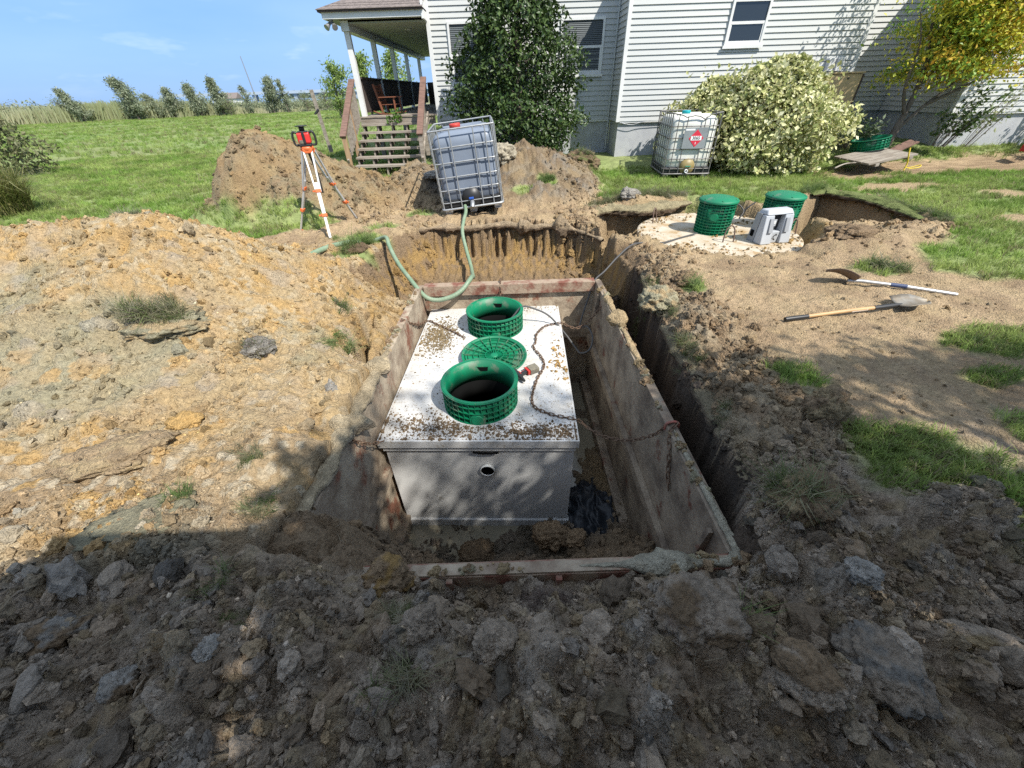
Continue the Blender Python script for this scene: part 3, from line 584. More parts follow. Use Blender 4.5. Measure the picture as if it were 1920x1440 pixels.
for x0, x1, y in [(2.9, 8.2, 11.50), (-1.64, 2.78, 12.4), (10.3, 17, 10.5)]: hbox('starter_strip', TRIM, x0, x1, y - .012, y + .02, Z0 - .035, Z0 - .001)
def window(x0, x1, z0, z1, y, blinds):
    b = HB(); fw = .05
    for q in [(x0, x0 + fw, z0 + fw, z1 - fw), (x1 - fw, x1, z0 + fw, z1 - fw), (x0, x1, z1 - fw, z1), (x0, x1, z0, z0 + fw)]: b.box(q[0], q[1], y - .055, y + .0, q[2], q[3])
    wd = b.out('window', TRIM)
    HB().box(x0 - .03, x1 + .03, y - .075, y - .0555, z0 - .045, z0 + .012).out('sill', TRIM, wd)
    zm = (z0 + z1) / 2
    HB().box(x0 + fw, x1 - fw, y - .045, y - .02, zm - .025, zm + .025).out('meeting_rail', TRIM, wd)
    HB().box(x0 + fw, x1 - fw, y - .0215, y - .0205, z0 + fw, z1 - fw).out('dark_interior', DARKIN, wd)
    b = HB()
    for q in [(x0 + fw, x0 + fw + .03), (x1 - fw - .03, x1 - fw)]: b.box(q[0], q[1], y - .040, y - .022, z0 + fw, zm - .026)
    b.box(x0 + fw + .03, x1 - fw - .03, y - .040, y - .022, z0 + fw, z0 + fw + .035); b.out('sash', TRIM, wd)
    if blinds:
        zz = z0 + fw + .02; k0 = None
        while zz < z1 - fw - .02:
            if k0 is None:
                k0 = HB().hexa([(x0 + fw + .01, y - .034, zz), (x1 - fw - .01, y - .034, zz), (x1 - fw - .01, y - .026, zz + .022), (x0 + fw + .01, y - .026, zz + .022), (x0 + fw + .01, y - .034, zz + .002), (x1 - fw - .01, y - .034, zz + .002), (x1 - fw - .01, y - .026, zz + .024), (x0 + fw + .01, y - .026, zz + .024)]).out('blind_slat', BLINDM, wd); zb = zz
            else: dup(k0, (0, 0, zz - zb))
            zz += .034
    else:
        for a, c in ((z0 + fw, zm - .025), (zm + .025, z1 - fw)): HB().box(x0 + fw, x1 - fw, y - .0265, y - .0235, a, c).out('pane', GLASSD, wd)
window(1.45, 2.50, 1.87, 2.93, 12.40, True); window(-1.25, -.25, 1.72, 2.93, 12.40, True); window(5.05, 5.90, 2.27, 3.04, 11.50, False); window(12.2, 13.1, 1.75, 2.9, 10.5, False)
# porch
DZ = 1.17
dk = None
for k in range(80):
    if dk is None: dk = HB().box(-3.72, -1.74, 12.15, 12.283, DZ - .03, DZ).out('deck_board', OLDWOOD)
    else: dup(dk, (0, .14 * k, 0))
hbox('rim_joist', OLDWOOD, -3.70, -1.76, 12.17, 12.21, DZ - .21, DZ - .034); hbox('rim_joist', OLDWOOD, -3.70, -3.66, 12.22, 23.3, DZ - .21, DZ - .034)
pst = None
for yv in (12.28, 14.55, 16.85, 19.2, 22.0):
    if pst is None: pst = HB().box(-3.655, -3.535, yv - .06, yv + .06, DZ, 2.80).out('porch_post', TRIM); y0_ = yv
    else: dup(pst, (0, yv - y0_, 0))
for yv in (13.4, 17, 20.5): hbox('deck_pier', OLDWOOD, -3.66, -3.54, yv, yv + .12, -.2, DZ - .21)
hbox('porch_beam', TRIM, -3.68, -3.50, 12.16, 23.3, 2.803, 2.985); hbox('porch_ceiling', SOFFIT, -3.495, -1.72, 12.2, 23.3, 2.93, 2.96)
hbox('front_fascia', TRIM, -3.98, -1.745, 11.92, 11.96, 2.99, 3.13); hbox('side_fascia', TRIM, -3.98, -3.94, 11.964, 23.4, 2.99, 3.13)
hbox('soffit', SOFFIT, -3.936, -1.745, 11.963, 12.195, 2.995, 3.01); hbox('soffit', SOFFIT, -3.936, -3.70, 12.2, 23.3, 2.995, 3.01)
hbox('rake_board', TRIM, -1.75, -1.70, 11.90, 12.36, 2.95, 3.25)
# hip roof, in shingle courses
def hip(k0, k1, lift):
    e = [(-4.06, 11.84), (-1.70, 11.84), (-4.06, 23.5)]
    q = HB(); s0, s1 = k0, k1; zf_ = lambda s_: 3.135 + .42 * s_ + lift
    a = [(-4.06 + s0, 11.84 + s0, zf_(s0)), (-1.70, 11.84 + s0, zf_(s0)), (-1.70, 11.84 + s1, zf_(s1)), (-4.06 + s1, 11.84 + s1, zf_(s1))]
    q.hexa([(p[0], p[1], p[2] - .012) for p in a] + a)
    a = [(-4.06 + s0, 23.5, zf_(s0)), (-4.06 + s0, 11.84 + s0, zf_(s0)), (-4.06 + s1, 11.84 + s1, zf_(s1)), (-4.06 + s1, 23.5, zf_(s1))]
    q.hexa([(p[0], p[1], p[2] - .012) for p in a] + a)
    return q
for k in range(14): hip(k * .13, k * .13 + .17, .012).out('shingle_course', SHINGLE)
hbox('roof_deck', DARKWOOD, -4.04, -1.70, 11.86, 23.5, 3.10, 3.134)
hbox('upper_wall', VINYL, -1.70, 2.84, 12.45, 22, ZT + .003, ZT + .5)
cl_ = HB().lathe([(0, 0), (.09, 0), (.10, -.012), (.07, -.016), (0, -.016)], 20, (-2.35, 13.4, 2.928)).out('ceiling_light', TRIM)
def flood(px, py, pz):
    b = HB().lathe([(0, .0), (.05, 0), (.05, -.03), (0, -.03)], 14, (px, py, pz)).out('flood_light', GREYMETAL)
    for dx, dy in ((-.06, -.05), (.06, -.05)):
        h = HB(); h.tube([(px, py, pz - .03), (px + dx, py + dy, pz - .09), (px + dx * 1.6, py + dy * 2.2, pz - .14)], [.02, .04, .065], 12); h.out('lamp_head', GREYMETAL, b)
flood(-3.84, 12.05, 2.99); flood(-3.84, 21.0, 2.99)
sc_ = HB().box(-1.80, -1.722, 13.9, 14.0, 2.35, 2.62).out('wall_lantern', DARKWOOD)
# porch side railing and its dark boards
hbox('porch_rail', DARKWOOD, -3.65, -3.54, 12.36, 23.2, 1.94, 1.98); hbox('porch_rail', DARKWOOD, -3.62, -3.57, 12.36, 23.2, 1.28, 1.33)
pk = None
for k in range(84):
    yv = 12.42 + k * .128
    if pk is None: pk = HB().box(-3.61, -3.575, yv, yv + .09, 1.24, 1.938).out('picket', DARKWOOD); yb = yv
    else: dup(pk, (0, yv - yb, 0))
hbox('porch_end_wall', DARKWOOD, -3.5, -1.75, 23.0, 23.05, DZ, 2.0)
# steps
NT = 7; TR = (DZ - .10) / NT; trd = None
for k in range(1, NT):
    yv = 12.15 - .25 * k; zt = DZ - TR * k
    if trd is None: trd = HB().box(-3.62, -2.02, yv - .03, yv + .245, zt - .038, zt).out('stair_tread', OLDWOOD); t0_ = (yv, zt)
    else: dup(trd, (0, yv - t0_[0], zt - t0_[1]))
st = None
for k, xv in enumerate((-3.58, -3.22, -2.85, -2.48, -2.10)):
    if st is None:
        st = HB()
        for j in range(1, NT + 0):
            yv = 12.15 - .25 * j; zt = DZ - TR * j
            st.box(xv - .018, xv + .018, yv + .005, yv + .24, zt - .29, zt - .0385)
        st = st.out('stringer', OLDWOOD); xb = xv
    else: dup(st, (xv - xb, 0, 0))
for sx, m1, m2 in ((-3.70, REDWOOD, NEWWOOD), (-1.93, REDWOOD, OLDWOOD)):
    A = Vector((sx, 12.15, 1.92)); B = Vector((sx, 10.55, .86))
    HB().bar(A, B, .14, .04, (0, .55, .83)).out('handrail', m1)
    HB().bar(A + Vector((0, .0, -.72)), B + Vector((0, .0, -.50)), .04, .09, (0, .55, .83)).out('lower_rail', OLDWOOD)
    for yv, zb_ in ((10.62, .05), (11.40, .35)): hbox('newel_post', m2, sx - .045, sx + .045, yv - .045, yv + .045, zb_, .86 + (yv - 10.55) * .66 - .025)
    for k in range(11):
        yv = 10.78 + k * .12
        if abs(yv - 11.4) < .06: continue
        hbox('baluster', OLDWOOD, sx - .018 + .05 * (1 if sx < -3 else -1), sx + .018 + .05 * (1 if sx < -3 else -1), yv - .018, yv + .018, .36 + (yv - 10.55) * .50, .80 + (yv - 10.55) * .655)
b = HB()
b.tube(spline([(2.9, 11.455, .90), (3.2, 11.45, .85), (3.5, 11.45, .90), (4.2, 11.455, .91), (5, 11.46, .905)]), .008, 6); b.out('cable', GREYMETAL)
b = HB(); b.tube([(8.55, 12.55, .5), (8.55, 12.55, 2.0)], .03, 10); b.out('conduit', GREYMETAL); hbox('conduit_cap', GREYMETAL, 8.5, 8.6, 12.48, 12.59, 2.0, 2.12)
mb_ = hbox('meter_box', GREYMETAL, 8.42, 8.66, 12.45, 12.58, 1.35, 1.72, bevel=.01); b = HB(); b.lathe([(0, .0), (.075, 0), (.085, .02), (.085, .06)], 18, (0, 0, 0)); b.v = [(8.54 + p[0], 12.45 - .06 + p[2], 1.58 + p[1]) for p in b.v]; b.out('meter_dial', GREYMETAL, mb_)
for xv in (7.55, 7.76): hbox('service_box', TRIM, xv, xv + .15, 11.38, 11.478, 1.76, 2.0, bevel=.008)
b = HB(); b.tube([(12.18, 10.42, Z0 + .9), (12.18, 10.42, .2)], .025, 10); b.out('drain_pipe', TRIM)
b = HB(); b.tube([(2.79, 12.32, ZT), (2.79, 12.32, .25)], .018, 8); b.out('drain_pipe', VINYL)

# tan cabinet with lattice skirt by the wall
TANM = mat('tan painted sheet', (.40, .29, .15), (.33, .24, .13), scale=2, rough=.5, bump=.08, bscale=8)
cab = thing('equipment_cabinet', 'tan sheet metal cabinet standing against the house wall behind the pale shrub', 'cabinet', (7.25, 10.95, .9))
box('body', TANM, cab, -.72, .72, -.24, .24, .1, .80, .012); box('lid', TANM, cab, -.75, .75, -.27, .26, .803, .835, .008)
box('side_frame', DARKWOOD, cab, .723, .75, -.25, .23, .0, .79)
for xv in (-.45, .42): MB().lathe([(0, .002), (.022, .002), (.022, 0)], 12).build('bolt', DARKIN, cab, xf=Matrix.Translation((xv, -.245, .72)) @ Matrix.Rotation(R(90), 4, 'X'))
lat = thing('lattice_panel', 'grey wooden lattice panel under the tan cabinet', 'lattice', (7.45, 10.72, .25), (R(-4), 0, 0))
box('frame', OLDWOOD, lat, -.62, .62, -.015, .015, -.03, .03); box('frame', OLDWOOD, lat, -.62, .62, -.015, .015, .60, .66)
for i in range(17):
    for s_ in (-1, 1):
        xm = -.62 + i * .08; MB().bar((xm - .3 * s_, .006 * s_, .03), (xm + .3 * s_, .006 * s_, .6), .028, .009, (0, 1, 0)).build('slat', OLDWOOD, lat)

# rocking chair and weed on the porch
def chair():
    t = thing('porch_chair', 'reddish slatted wooden armchair on the porch deck', 'chair', (-3.02, 13.0, DZ), (0, 0, R(82))); t.scale = (.72, .72, .72)
    m = mat('red cedar', (.26, .095, .045), (.18, .065, .035), scale=5, rough=.6, stretch=(1, 6, 6))
    for k in range(5): box('seat_slat', m, t, -.28, .28, -.25 + k * .105, -.16 + k * .105, .30, .325)
    for k in range(5): MB().bar((-.28, .28 + k * .045, .38 + k * .115), (.28, .28 + k * .045, .38 + k * .115), .02, .09, (0, -.35, 1)).build('back_slat', m, t)
    for s_ in (-1, 1):
        box('armrest', m, t, s_ * .33 - .05, s_ * .33 + .05, -.32, .32, .52, .55)
        MB().bar((s_ * .31, -.24, .05), (s_ * .31, -.24, .52), .07, .04).build('leg', m, t); MB().bar((s_ * .31, .25, .05), (s_ * .31, .46, .92), .04, .07).build('leg', m, t)
        MB().tube(spline([(s_ * .31, -.42, .07), (s_ * .31, -.1, .025), (s_ * .31, .3, .03), (s_ * .31, .62, .12)]), .022, 6).build('rocker', m, t)
chair()

# ------------------------------------------------------------------ plants made of leaves
def leaf_arrays(P, size, cols, up=.4, asp=.5, droop=0, rngl=rng, nrm=None):
    n = len(P); d = rngl.normal(0, 1, (n, 3)); d[:, 2] -= droop; d /= np.linalg.norm(d, axis=1, keepdims=True)
    nn = rngl.normal(0, 1, (n, 3)) + np.array([0, 0, up * 2])
    if nrm is not None: nn = nn * .8 + nrm * 1.2
    sd = np.cross(d, nn); sd /= np.linalg.norm(sd, axis=1, keepdims=True) + 1e-9; nn = np.cross(sd, d)
    s = (size * rngl.uniform(.42, 1.45, n))[:, None]
    a = P; b = P + d * s * .5 + sd * s * asp * .5 + nn * s * .08; c = P + d * s; e = P + d * s * .5 - sd * s * asp * .5 + nn * s * .08
    V = np.stack([a, b, c, e], 1).reshape(-1, 3); k = np.arange(n)[:, None] * 4
    F = np.concatenate([k + np.array([0, 1, 2]), k + np.array([0, 2, 3])]); return V, F, np.repeat(cols, 4, 0)
def leaves(name, P, size, cols, m, parent, **kw):
    V, F, Cc = leaf_arrays(P, size, cols, **kw)
    o = np_mesh(name, V, F, m, parent, col=Cc); return o
def colmix(n, *cs):
    cs = np.array(cs); w_ = rng.dirichlet(np.ones(len(cs)) * .55, n); return (w_ @ cs) * rng.uniform(.75, 1.25, (n, 1))
BARK = mat('grey bark', (.17, .14, .11), (.10, .08, .065), scale=14, rough=.9, stretch=(1, 1, .3), bump=.5, bscale=40)
# large holly
hol = thing('holly_bush', 'tall dense dark green evergreen bush growing against the house wall', 'bush', (.35, 11.45, .15))
def shellpts(n, prof, wob, rx=1., ry=1., thick=.25):
    zz = rng.uniform(0, 1, n); a = rng.uniform(0, 6.283, n); zh, rh = zip(*prof)
    H_ = zh[-1]; z = zz * H_; r = np.interp(z, zh, rh); k = fbm(a * 1.6 + 3, z * 1.7, 4, 201); k2 = fbm(np.cos(a) * 4 + z * 3, np.sin(a) * 4 + z * 2, 3, 207)
    r = r * (1 + wob * k + wob * .5 * k2); q = 1 - thick * rng.uniform(0, 1, n) ** 1.6; r = r * q
    nrm = np.stack([np.cos(a), np.sin(a), np.full(n, .4)], -1)
    return np.stack([r * rx * np.cos(a), r * ry * np.sin(a), z], -1), nrm
P, nr = shellpts(26000, [(0, 1.25), (.5, 1.5), (1.0, 1.58), (1.6, 1.42), (2.2, 1.22), (2.9, .82), (3.5, .45), (3.9, .05)], .40, 1.0, .62, .42)
leaves('foliage', P, .095, colmix(26000, (.022, .050, .012), (.045, .085, .018), (.08, .12, .03)), HOLLY, hol, nrm=nr, asp=.55)
b = MB(); b.tube([(0, 0, -.1), (.05, 0, 1.5), (0, .05, 3.3)], [.09, .07, .02], 8)
for i in range(24):
    a = i * 2.4; z_ = .3 + i * .12; b.tube([(0, 0, z_), (math.cos(a) * .5, math.sin(a) * .3, z_ + .25), (math.cos(a) * (1.2 - .25 * z_), math.sin(a) * .7 * (1.2 - .25 * z_), z_ + .4)], [.025, .016, .005], 5)
b.build('trunk', BARK, hol)
# variegated shrub
vsh = thing('variegated_shrub', 'big rounded shrub with cream and yellow green leaves beside the white tote', 'shrub', (5.78, 9.95, .02))
n1 = 32000
P, nr = shellpts(n1, [(0, 1.45), (.3, 1.75), (.7, 1.95), (1.1, 1.85), (1.4, 1.45), (1.65, .95), (1.95, .30)], .34, .76, .60, .6); k_ = rng.uniform(0, 1, n1) < .30; P[k_] = P[k_] * np.array([.74, .62, .80]) + np.array([-.95, .75, .10])
P[:900] = rng.normal(0, 1, (900, 3)) * np.array([.5, .35, .09]) + np.array([-.2, .1, 1.70]); leaves('foliage', P, .088, np.where((rng.uniform(0, 1, n1) < .50)[:, None], colmix(n1, (.66, .64, .34), (.72, .70, .48), (.54, .53, .22)), colmix(n1, (.19, .23, .07), (.34, .38, .14), (.44, .44, .18))), LEAF, vsh, nrm=nr, asp=.7)
b = MB()
for i in range(60):
    a = rng.uniform(0, 6.28); q = rng.uniform(.2, 1); b.tube([(math.cos(a) * .3, math.sin(a) * .2, 0), (math.cos(a) * q, math.sin(a) * .5 * q, .8), (math.cos(a) * 1.75 * q, math.sin(a) * .85 * q, 1.1 + .9 * (1 - q))], [.014, .01, .004], 5)
b.build('stem', mat('shrub stem', (.14, .07, .045), rough=.8), vsh)
# maple turning yellow
mp = thing('maple_tree', 'small maple with green leaves turning yellow and orange by the house corner', 'tree', (8.95, 10.35, .42))
b = MB(); b.tube(spline([(0, 0, -.2), (.05, 0, .35), (.12, .05, .8), (.1, .1, 1.5), (.2, 0, 2.3)]), [.07] * 9 + [.05] * 8 + [.035] * 8 + [.02] * 8, 8)
for pts in [[(.02, 0, .2), (.4, -.05, .7), (.75, -.1, 1.1), (1.2, -.1, 1.9)], [(.08, 0, .5), (-.2, 0, 1.0), (-.4, -.1, 1.7), (-.7, -.1, 2.2)], [(.1, .05, 1.0), (.5, .1, 1.6), (.9, .1, 2.4)], [(.4, -.05, .7), (.9, -.2, 1.0), (1.5, -.2, 1.3)], [(.1, .1, 1.4), (-.2, .1, 2.1), (-.3, .1, 2.8)]]:
    b.tube(spline(pts, 5), [.04 - .034 * i / (5 * (len(pts) - 1)) for i in range(5 * (len(pts) - 1) + 1)], 6)
b.build('trunk', BARK, mp)
PP = []; CCo = []
for i in range(215):
    c0 = np.array([rng.normal(.60, .60), rng.normal(-.05, .40), rng.normal(2.1, .60)])
    if c0[2] < 1.0 + .25 * abs(c0[0] - .75): continue
    k = 130; q = rng.normal(0, 1, (k, 3)) * np.array([.24, .2, .055]); q[:, 2] -= .12 * (q[:, 0] ** 2 + q[:, 1] ** 2) / .05 * .3
    PP.append(c0 + q); u_ = rng.uniform()
    CCo.append(colmix(k, (.58, .55, .07), (.64, .58, .08), (.44, .48, .06)) if u_ < .48 else (colmix(k, (.52, .34, .04), (.46, .25, .03), (.50, .42, .05)) if u_ < .70 else colmix(k, (.22, .36, .05), (.32, .44, .06), (.12, .22, .04))))
leaves('foliage', np.concatenate(PP), .075, np.concatenate(CCo), LEAF, mp, up=1.0, asp=.55)
def stem_plant(name, label, cat, loc, n, h, spread, lean, size, cols, group=None, per=26, r=.005):
    t = thing(name, label, cat, loc, group=group); b = MB(); PP = []
    for i in range(n):
        a = rng.uniform(0, 6.28); q = spread * math.sqrt(rng.uniform()); hh = h * rng.uniform(.55, 1.1)
        p0 = Vector((q * .35 * math.cos(a), q * .35 * math.sin(a), 0)); p2 = Vector((q * math.cos(a) + lean[0] * hh, q * math.sin(a) + lean[1] * hh, hh)); p1 = (p0 + p2) / 2 + Vector((0, 0, .15 * hh))
        b.tube([p0, p1, p2], [r, r * .8, r * .3], 5)
        for k in range(per):
            u_ = rng.uniform(.25, 1); PP.append(list(p0 * (1 - u_) ** 2 + p1 * 2 * u_ * (1 - u_) + p2 * u_ ** 2 + Vector(rng.normal(0, .03, 3))))
    b.build('stem', BARK, t); leaves('foliage', np.array(PP), size, cols(len(PP)), LEAF, t, asp=.5); return t
gc = lambda n: colmix(n, (.05, .10, .025), (.09, .15, .04), (.14, .19, .06)); pc = lambda n: colmix(n, (.35, .38, .2), (.14, .2, .06), (.45, .45, .28))
stem_plant('leafy_shrub', 'dark green twiggy shrub under the maple', 'shrub', (9.75, 9.95, .35), 26, 1.0, .45, (.45, 0), .085, gc)
stem_plant('leafy_shrub', 'sparse pale leaved shrub with bare leaning stems right of the maple', 'shrub', (10.35, 9.9, .33), 12, 1.25, .35, (.6, 0), .08, pc, per=16)
stem_plant('leafy_shrub', 'low green plant between the pale shrub and the maple trunk', 'shrub', (8.2, 10.45, .3), 24, .65, .5, (0, 0), .10, lambda n: colmix(n, (.06, .11, .04), (.12, .18, .06), (.4, .42, .3)))
stem_plant('leafy_shrub', 'bushy shrub with narrow grey green leaves at the right edge of the house', 'shrub', (12.45, 9.95, .3), 26, .9, .5, (.1, 0), .09, pc)
stem_plant('weed', 'leafy green weed growing through the porch steps', 'plant', (-2.75, 11.95, DZ - TR - .02), 10, .30, .22, (0, -.3), .085, lambda n: colmix(n, (.06, .14, .02), (.12, .22, .04)), per=14, r=.004)
stem_plant('weed', 'yellowish low weed beside the pipe at the right foundation', 'plant', (11.9, 9.7, .3), 20, .25, .35, (0, 0), .07, lambda n: colmix(n, (.16, .2, .04), (.25, .24, .05)), per=18)

# planks, crate
slab = thing('plank_pile', 'grey weathered planks lying in a low stack by the shrub', 'planks', (7.95, 9.35, .24), (R(3), R(-5), R(14)))
for k in range(5): box('plank', OLDWOOD, slab, -.62, .62 - .03 * (k % 2), -.40 + k * .165, -.25 + k * .165, .03, .06)
for k in (-.45, .4): box('batten', OLDWOOD, slab, k, k + .09, -.42, .42, -.02, .028)
brd = thing('warped_board', 'warped brown board lying behind the grey planks', 'board', (8.75, 9.75, .33), (R(8), R(-14), R(24)))
MB().add([(-.5, -.1, 0), (0, -.1, .03), (.5, -.1, .0), (.5, .1, 0), (0, .1, .03), (-.5, .1, 0), (-.5, -.1, .025), (0, -.1, .055), (.5, -.1, .025), (.5, .1, .025), (0, .1, .055), (-.5, .1, .025)],
         [(0, 5, 4, 1), (1, 4, 3, 2), (6, 7, 10, 11), (7, 8, 9, 10), (0, 1, 7, 6), (1, 2, 8, 7), (2, 3, 9, 8), (3, 4, 10, 9), (4, 5, 11, 10), (5, 0, 6, 11)]).build('plank', REDWOOD, brd)
pole_ = thing('stick', 'thin bare branch lying on the lawn in front of the planks', 'branch', (7.1, 8.9, .17), (0, 0, R(28))); MB().tube(spline([(-.5, 0, .02), (0, .05, .05), (.6, 0, .03), (1.0, .06, .05)]), [.014] * 10 + [.009] * 15, 6).build('twig', OLDWOOD, pole_)
yl = MB(); yl.tube(spline([(0, 0, 0), (.02, .02, .12), (-.05, 0, .25), (-.07, .03, .38)]), .012, 6); yl.tube(spline([(0, 0, .05), (.15, .05, .04), (.30, .02, .08), (.22, -.05, .05), (.05, -.03, .03)]), .009, 6)
yo = yl.build('rope', mat('yellow rope', (.62, .45, .03), rough=.6)); yo.location = (7.8, 8.35, .16); tag(yo, 'bright yellow rope end sticking out of the sandy soil', 'rope')
rb_ = thing('toolbox', 'small red box at the far right edge beside the mulch', 'box', (11.35, 9.45, .26), (0, 0, R(20))); RED = mat('red plastic', (.45, .03, .02), rough=.4)
box('body', RED, rb_, -.14, .14, -.09, .09, 0, .12, .01); MB().tube([(-.09, 0, .12), (-.09, 0, .17), (.09, 0, .17), (.09, 0, .12)], .012, 6).build('handle', RED, rb_)

# ------------------------------------------------------------------ trench box
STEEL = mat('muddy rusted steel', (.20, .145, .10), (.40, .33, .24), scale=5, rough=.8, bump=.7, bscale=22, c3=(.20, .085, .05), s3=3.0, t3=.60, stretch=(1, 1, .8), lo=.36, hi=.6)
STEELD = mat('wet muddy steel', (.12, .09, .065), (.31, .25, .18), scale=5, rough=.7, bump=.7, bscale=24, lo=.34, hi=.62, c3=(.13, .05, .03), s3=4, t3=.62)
REDST = mat('red oxide steel', (.185, .07, .045), (.32, .24, .17), scale=7, rough=.8, bump=.5, bscale=30, lo=.40, hi=.56)
bx = thing('trench_box', 'rusty steel trench box caked with mud lining the pit', 'trench shield', (0, 0, 0))
def quadwall(name, m, a, b, th, z0, z1, side, ext=0):
    """wall panel from a to b (x, y), thickness th on the given side"""
    a = Vector(a + (0,)); b = Vector(b + (0,)); d = (b - a).normalized(); n_ = Vector((-d.y, d.x, 0)) * th * side
    p = [a, b, b + n_, a + n_]
    return MB().hexa([(q.x, q.y, z0) for q in p] + [(q.x, q.y, z1) for q in p]).build(name, m, bx)
LW0, LW1 = (-1.155, .99), (-1.045, 4.445)
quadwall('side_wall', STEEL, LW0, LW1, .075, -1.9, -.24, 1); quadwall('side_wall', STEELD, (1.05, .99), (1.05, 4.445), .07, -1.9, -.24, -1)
quadwall('back_wall', STEEL, (-1.12, 4.45), (1.12, 4.45), .075, -1.9, -.262, 1); quadwall('front_wall', REDST, (-1.235, .91), (1.12, .91), .075, -1.9, -.245, 1)
# flanges and stiffening rails along the inner faces
quadwall('top_flange', REDST, (-1.03, 4.40), (1.045, 4.40), .12, -.36, -.24, 1)
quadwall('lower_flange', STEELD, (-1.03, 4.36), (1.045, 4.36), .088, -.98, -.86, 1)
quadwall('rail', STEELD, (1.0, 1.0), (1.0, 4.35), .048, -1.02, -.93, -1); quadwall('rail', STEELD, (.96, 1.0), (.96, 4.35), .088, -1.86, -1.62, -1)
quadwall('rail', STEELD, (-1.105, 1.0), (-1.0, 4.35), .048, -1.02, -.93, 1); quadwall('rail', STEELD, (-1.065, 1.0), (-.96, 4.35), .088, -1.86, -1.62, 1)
quadwall('top_cap', STEEL, (-1.17, .915), (1.13, .915), .055, -.243, -.229, 1)
for xv in (-.35, .18, .70): box('rib', REDST, bx, xv, xv + .03, .885, .908, -1.2, -.25)
for yv in (1.12, 4.1):
    MB().hexa([(1.045, yv, -.5), (1.0, yv, -.5), (1.0, yv + .03, -.5), (1.045, yv + .03, -.5), (1.045, yv, -.28), (1.02, yv, -.28), (1.02, yv + .03, -.28), (1.045, yv + .03, -.28)]).build('lug', STEELD, bx)
# ------------------------------------------------------------------ concrete tank
CONC = mat('grey concrete', (.60, .60, .585), (.51, .51, .50), scale=3.2, rough=.85, bump=.1, bscale=40, c3=(.36, .33, .28), s3=3.5, t3=.67)
CONCT = mat('dusty white concrete', (.55, .545, .53), (.44, .415, .37), scale=3.2, lo=.44, hi=.72, rough=.9, bump=.2, bscale=70, c3=(.30, .25, .18), s3=30, t3=.60)
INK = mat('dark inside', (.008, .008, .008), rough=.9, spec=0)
GREEN = mat('green plastic', (.0, .185, .082), (.012, .15, .075), scale=4, rough=.5, spec=.4, bump=.05, bscale=40, c3=(.10, .17, .11), s3=6, t3=.60)
TX, TY, TYAW = -.235, 3.32, R(-2.6)
tank = thing('septic_tank', 'grey concrete septic tank with dusty white lid sitting in the trench box', 'septic tank', (TX, TY, -.56), (0, 0, TYAW))
HW, HL = .80, 1.20
def cyl_cut(o, c, r, h, axis_='Z'):
    b = MB(); n = 40
    if axis_ == 'Z': vv = [(c[0] + r * math.cos(k * 6.28318 / n), c[1] + r * math.sin(k * 6.28318 / n), c[2] + s_ * h) for s_ in (-1, 1) for k in range(n)]
    else: vv = [(c[0] + r * math.cos(k * 6.28318 / n), c[1] + s_ * h, c[2] - r * math.sin(k * 6.28318 / n)) for s_ in (-1, 1) for k in range(n)]
    b.add(vv, [tuple(range(n))[::-1], tuple(range(n, 2 * n))] + [(k, (k + 1) % n, n + (k + 1) % n, n + k) for k in range(n)])
    me = bpy.data.meshes.new('cut'); me.from_pydata(b.v, [], b.f); me.update(); bm = bmesh.new(); bm.from_mesh(me); bmesh.ops.recalc_face_normals(bm, faces=bm.faces); bm.to_mesh(me); bm.free()
    k = bpy.data.objects.new('cut', me); col0.objects.link(k)
    md = o.modifiers.new('hole', 'BOOLEAN'); md.object = k; md.operation = 'DIFFERENCE'; md.solver = 'EXACT'
    bpy.context.view_layer.update(); pm = o.parent; mw_ = o.matrix_world.copy(); 
    dg = bpy.context.evaluated_depsgraph_get(); ne = bpy.data.meshes.new_from_object(o.evaluated_get(dg)); o.modifiers.remove(md); o.data = ne
    bpy.data.objects.remove(k)
    for p in ne.polygons: p.use_smooth = False
RF, RB = (-.277, 2.63), (-.167, 3.954)
lid = MB().box(-HW, HW, -HL, HL, -.075, 0).build('lid_slab', CONCT); 
Mt = Matrix.Translation((TX, TY, -.56)) @ Matrix.Rotation(TYAW, 4, 'Z'); Mi = Mt.inverted()
for (cx, cy_), rr_ in ((RF, .30), (RB, .30)):
    q = Mi @ Vector((cx, cy_, -.56)); cyl_cut(lid, (q.x, q.y, 0), rr_, .3)
lid.parent = tank
box('lid_step', CONC, tank, -HW + .02, HW - .02, -HL + .025, HL - .02, -.135, -.078)
for ch in list(tank.children):
    if ch.name.startswith('lid_step'):
        ch.parent = None
        for (cx, cy_) in (RF, RB):
            q = Mi @ Vector((cx, cy_, -.56)); cyl_cut(ch, (q.x, q.y, -.1), .30, .3)
        ch.parent = tank
wallf = MB().hexa([(-.775, -HL + .05, -1.10), (.775, -HL + .05, -1.10), (.775, -HL + .17, -1.10), (-.775, -HL + .17, -1.10), (-HW + .025, -HL + .055, -.1355), (HW - .025, -HL + .055, -.1355), (HW - .025, -HL + .17, -.1355), (-HW + .025, -HL + .17, -.1355)]).build('front_panel', CONC)
cyl_cut(wallf, (.055, -HL + .1, -.385), .062, .4, 'Y'); wallf.parent = tank
for x0, x1, y0, y1 in ((-.775, -.66, -HL + .172, HL - .06), (.66, .775, -HL + .172, HL - .06), (-.655, .655, HL - .17, HL - .06)): box('tank_wall', CONC, tank, x0, x1, y0, y1, -1.10, -.1355)
box('base_slab', CONC, tank, -.79, .79, -HL + .03, HL - .04, -1.25, -1.108, .008)
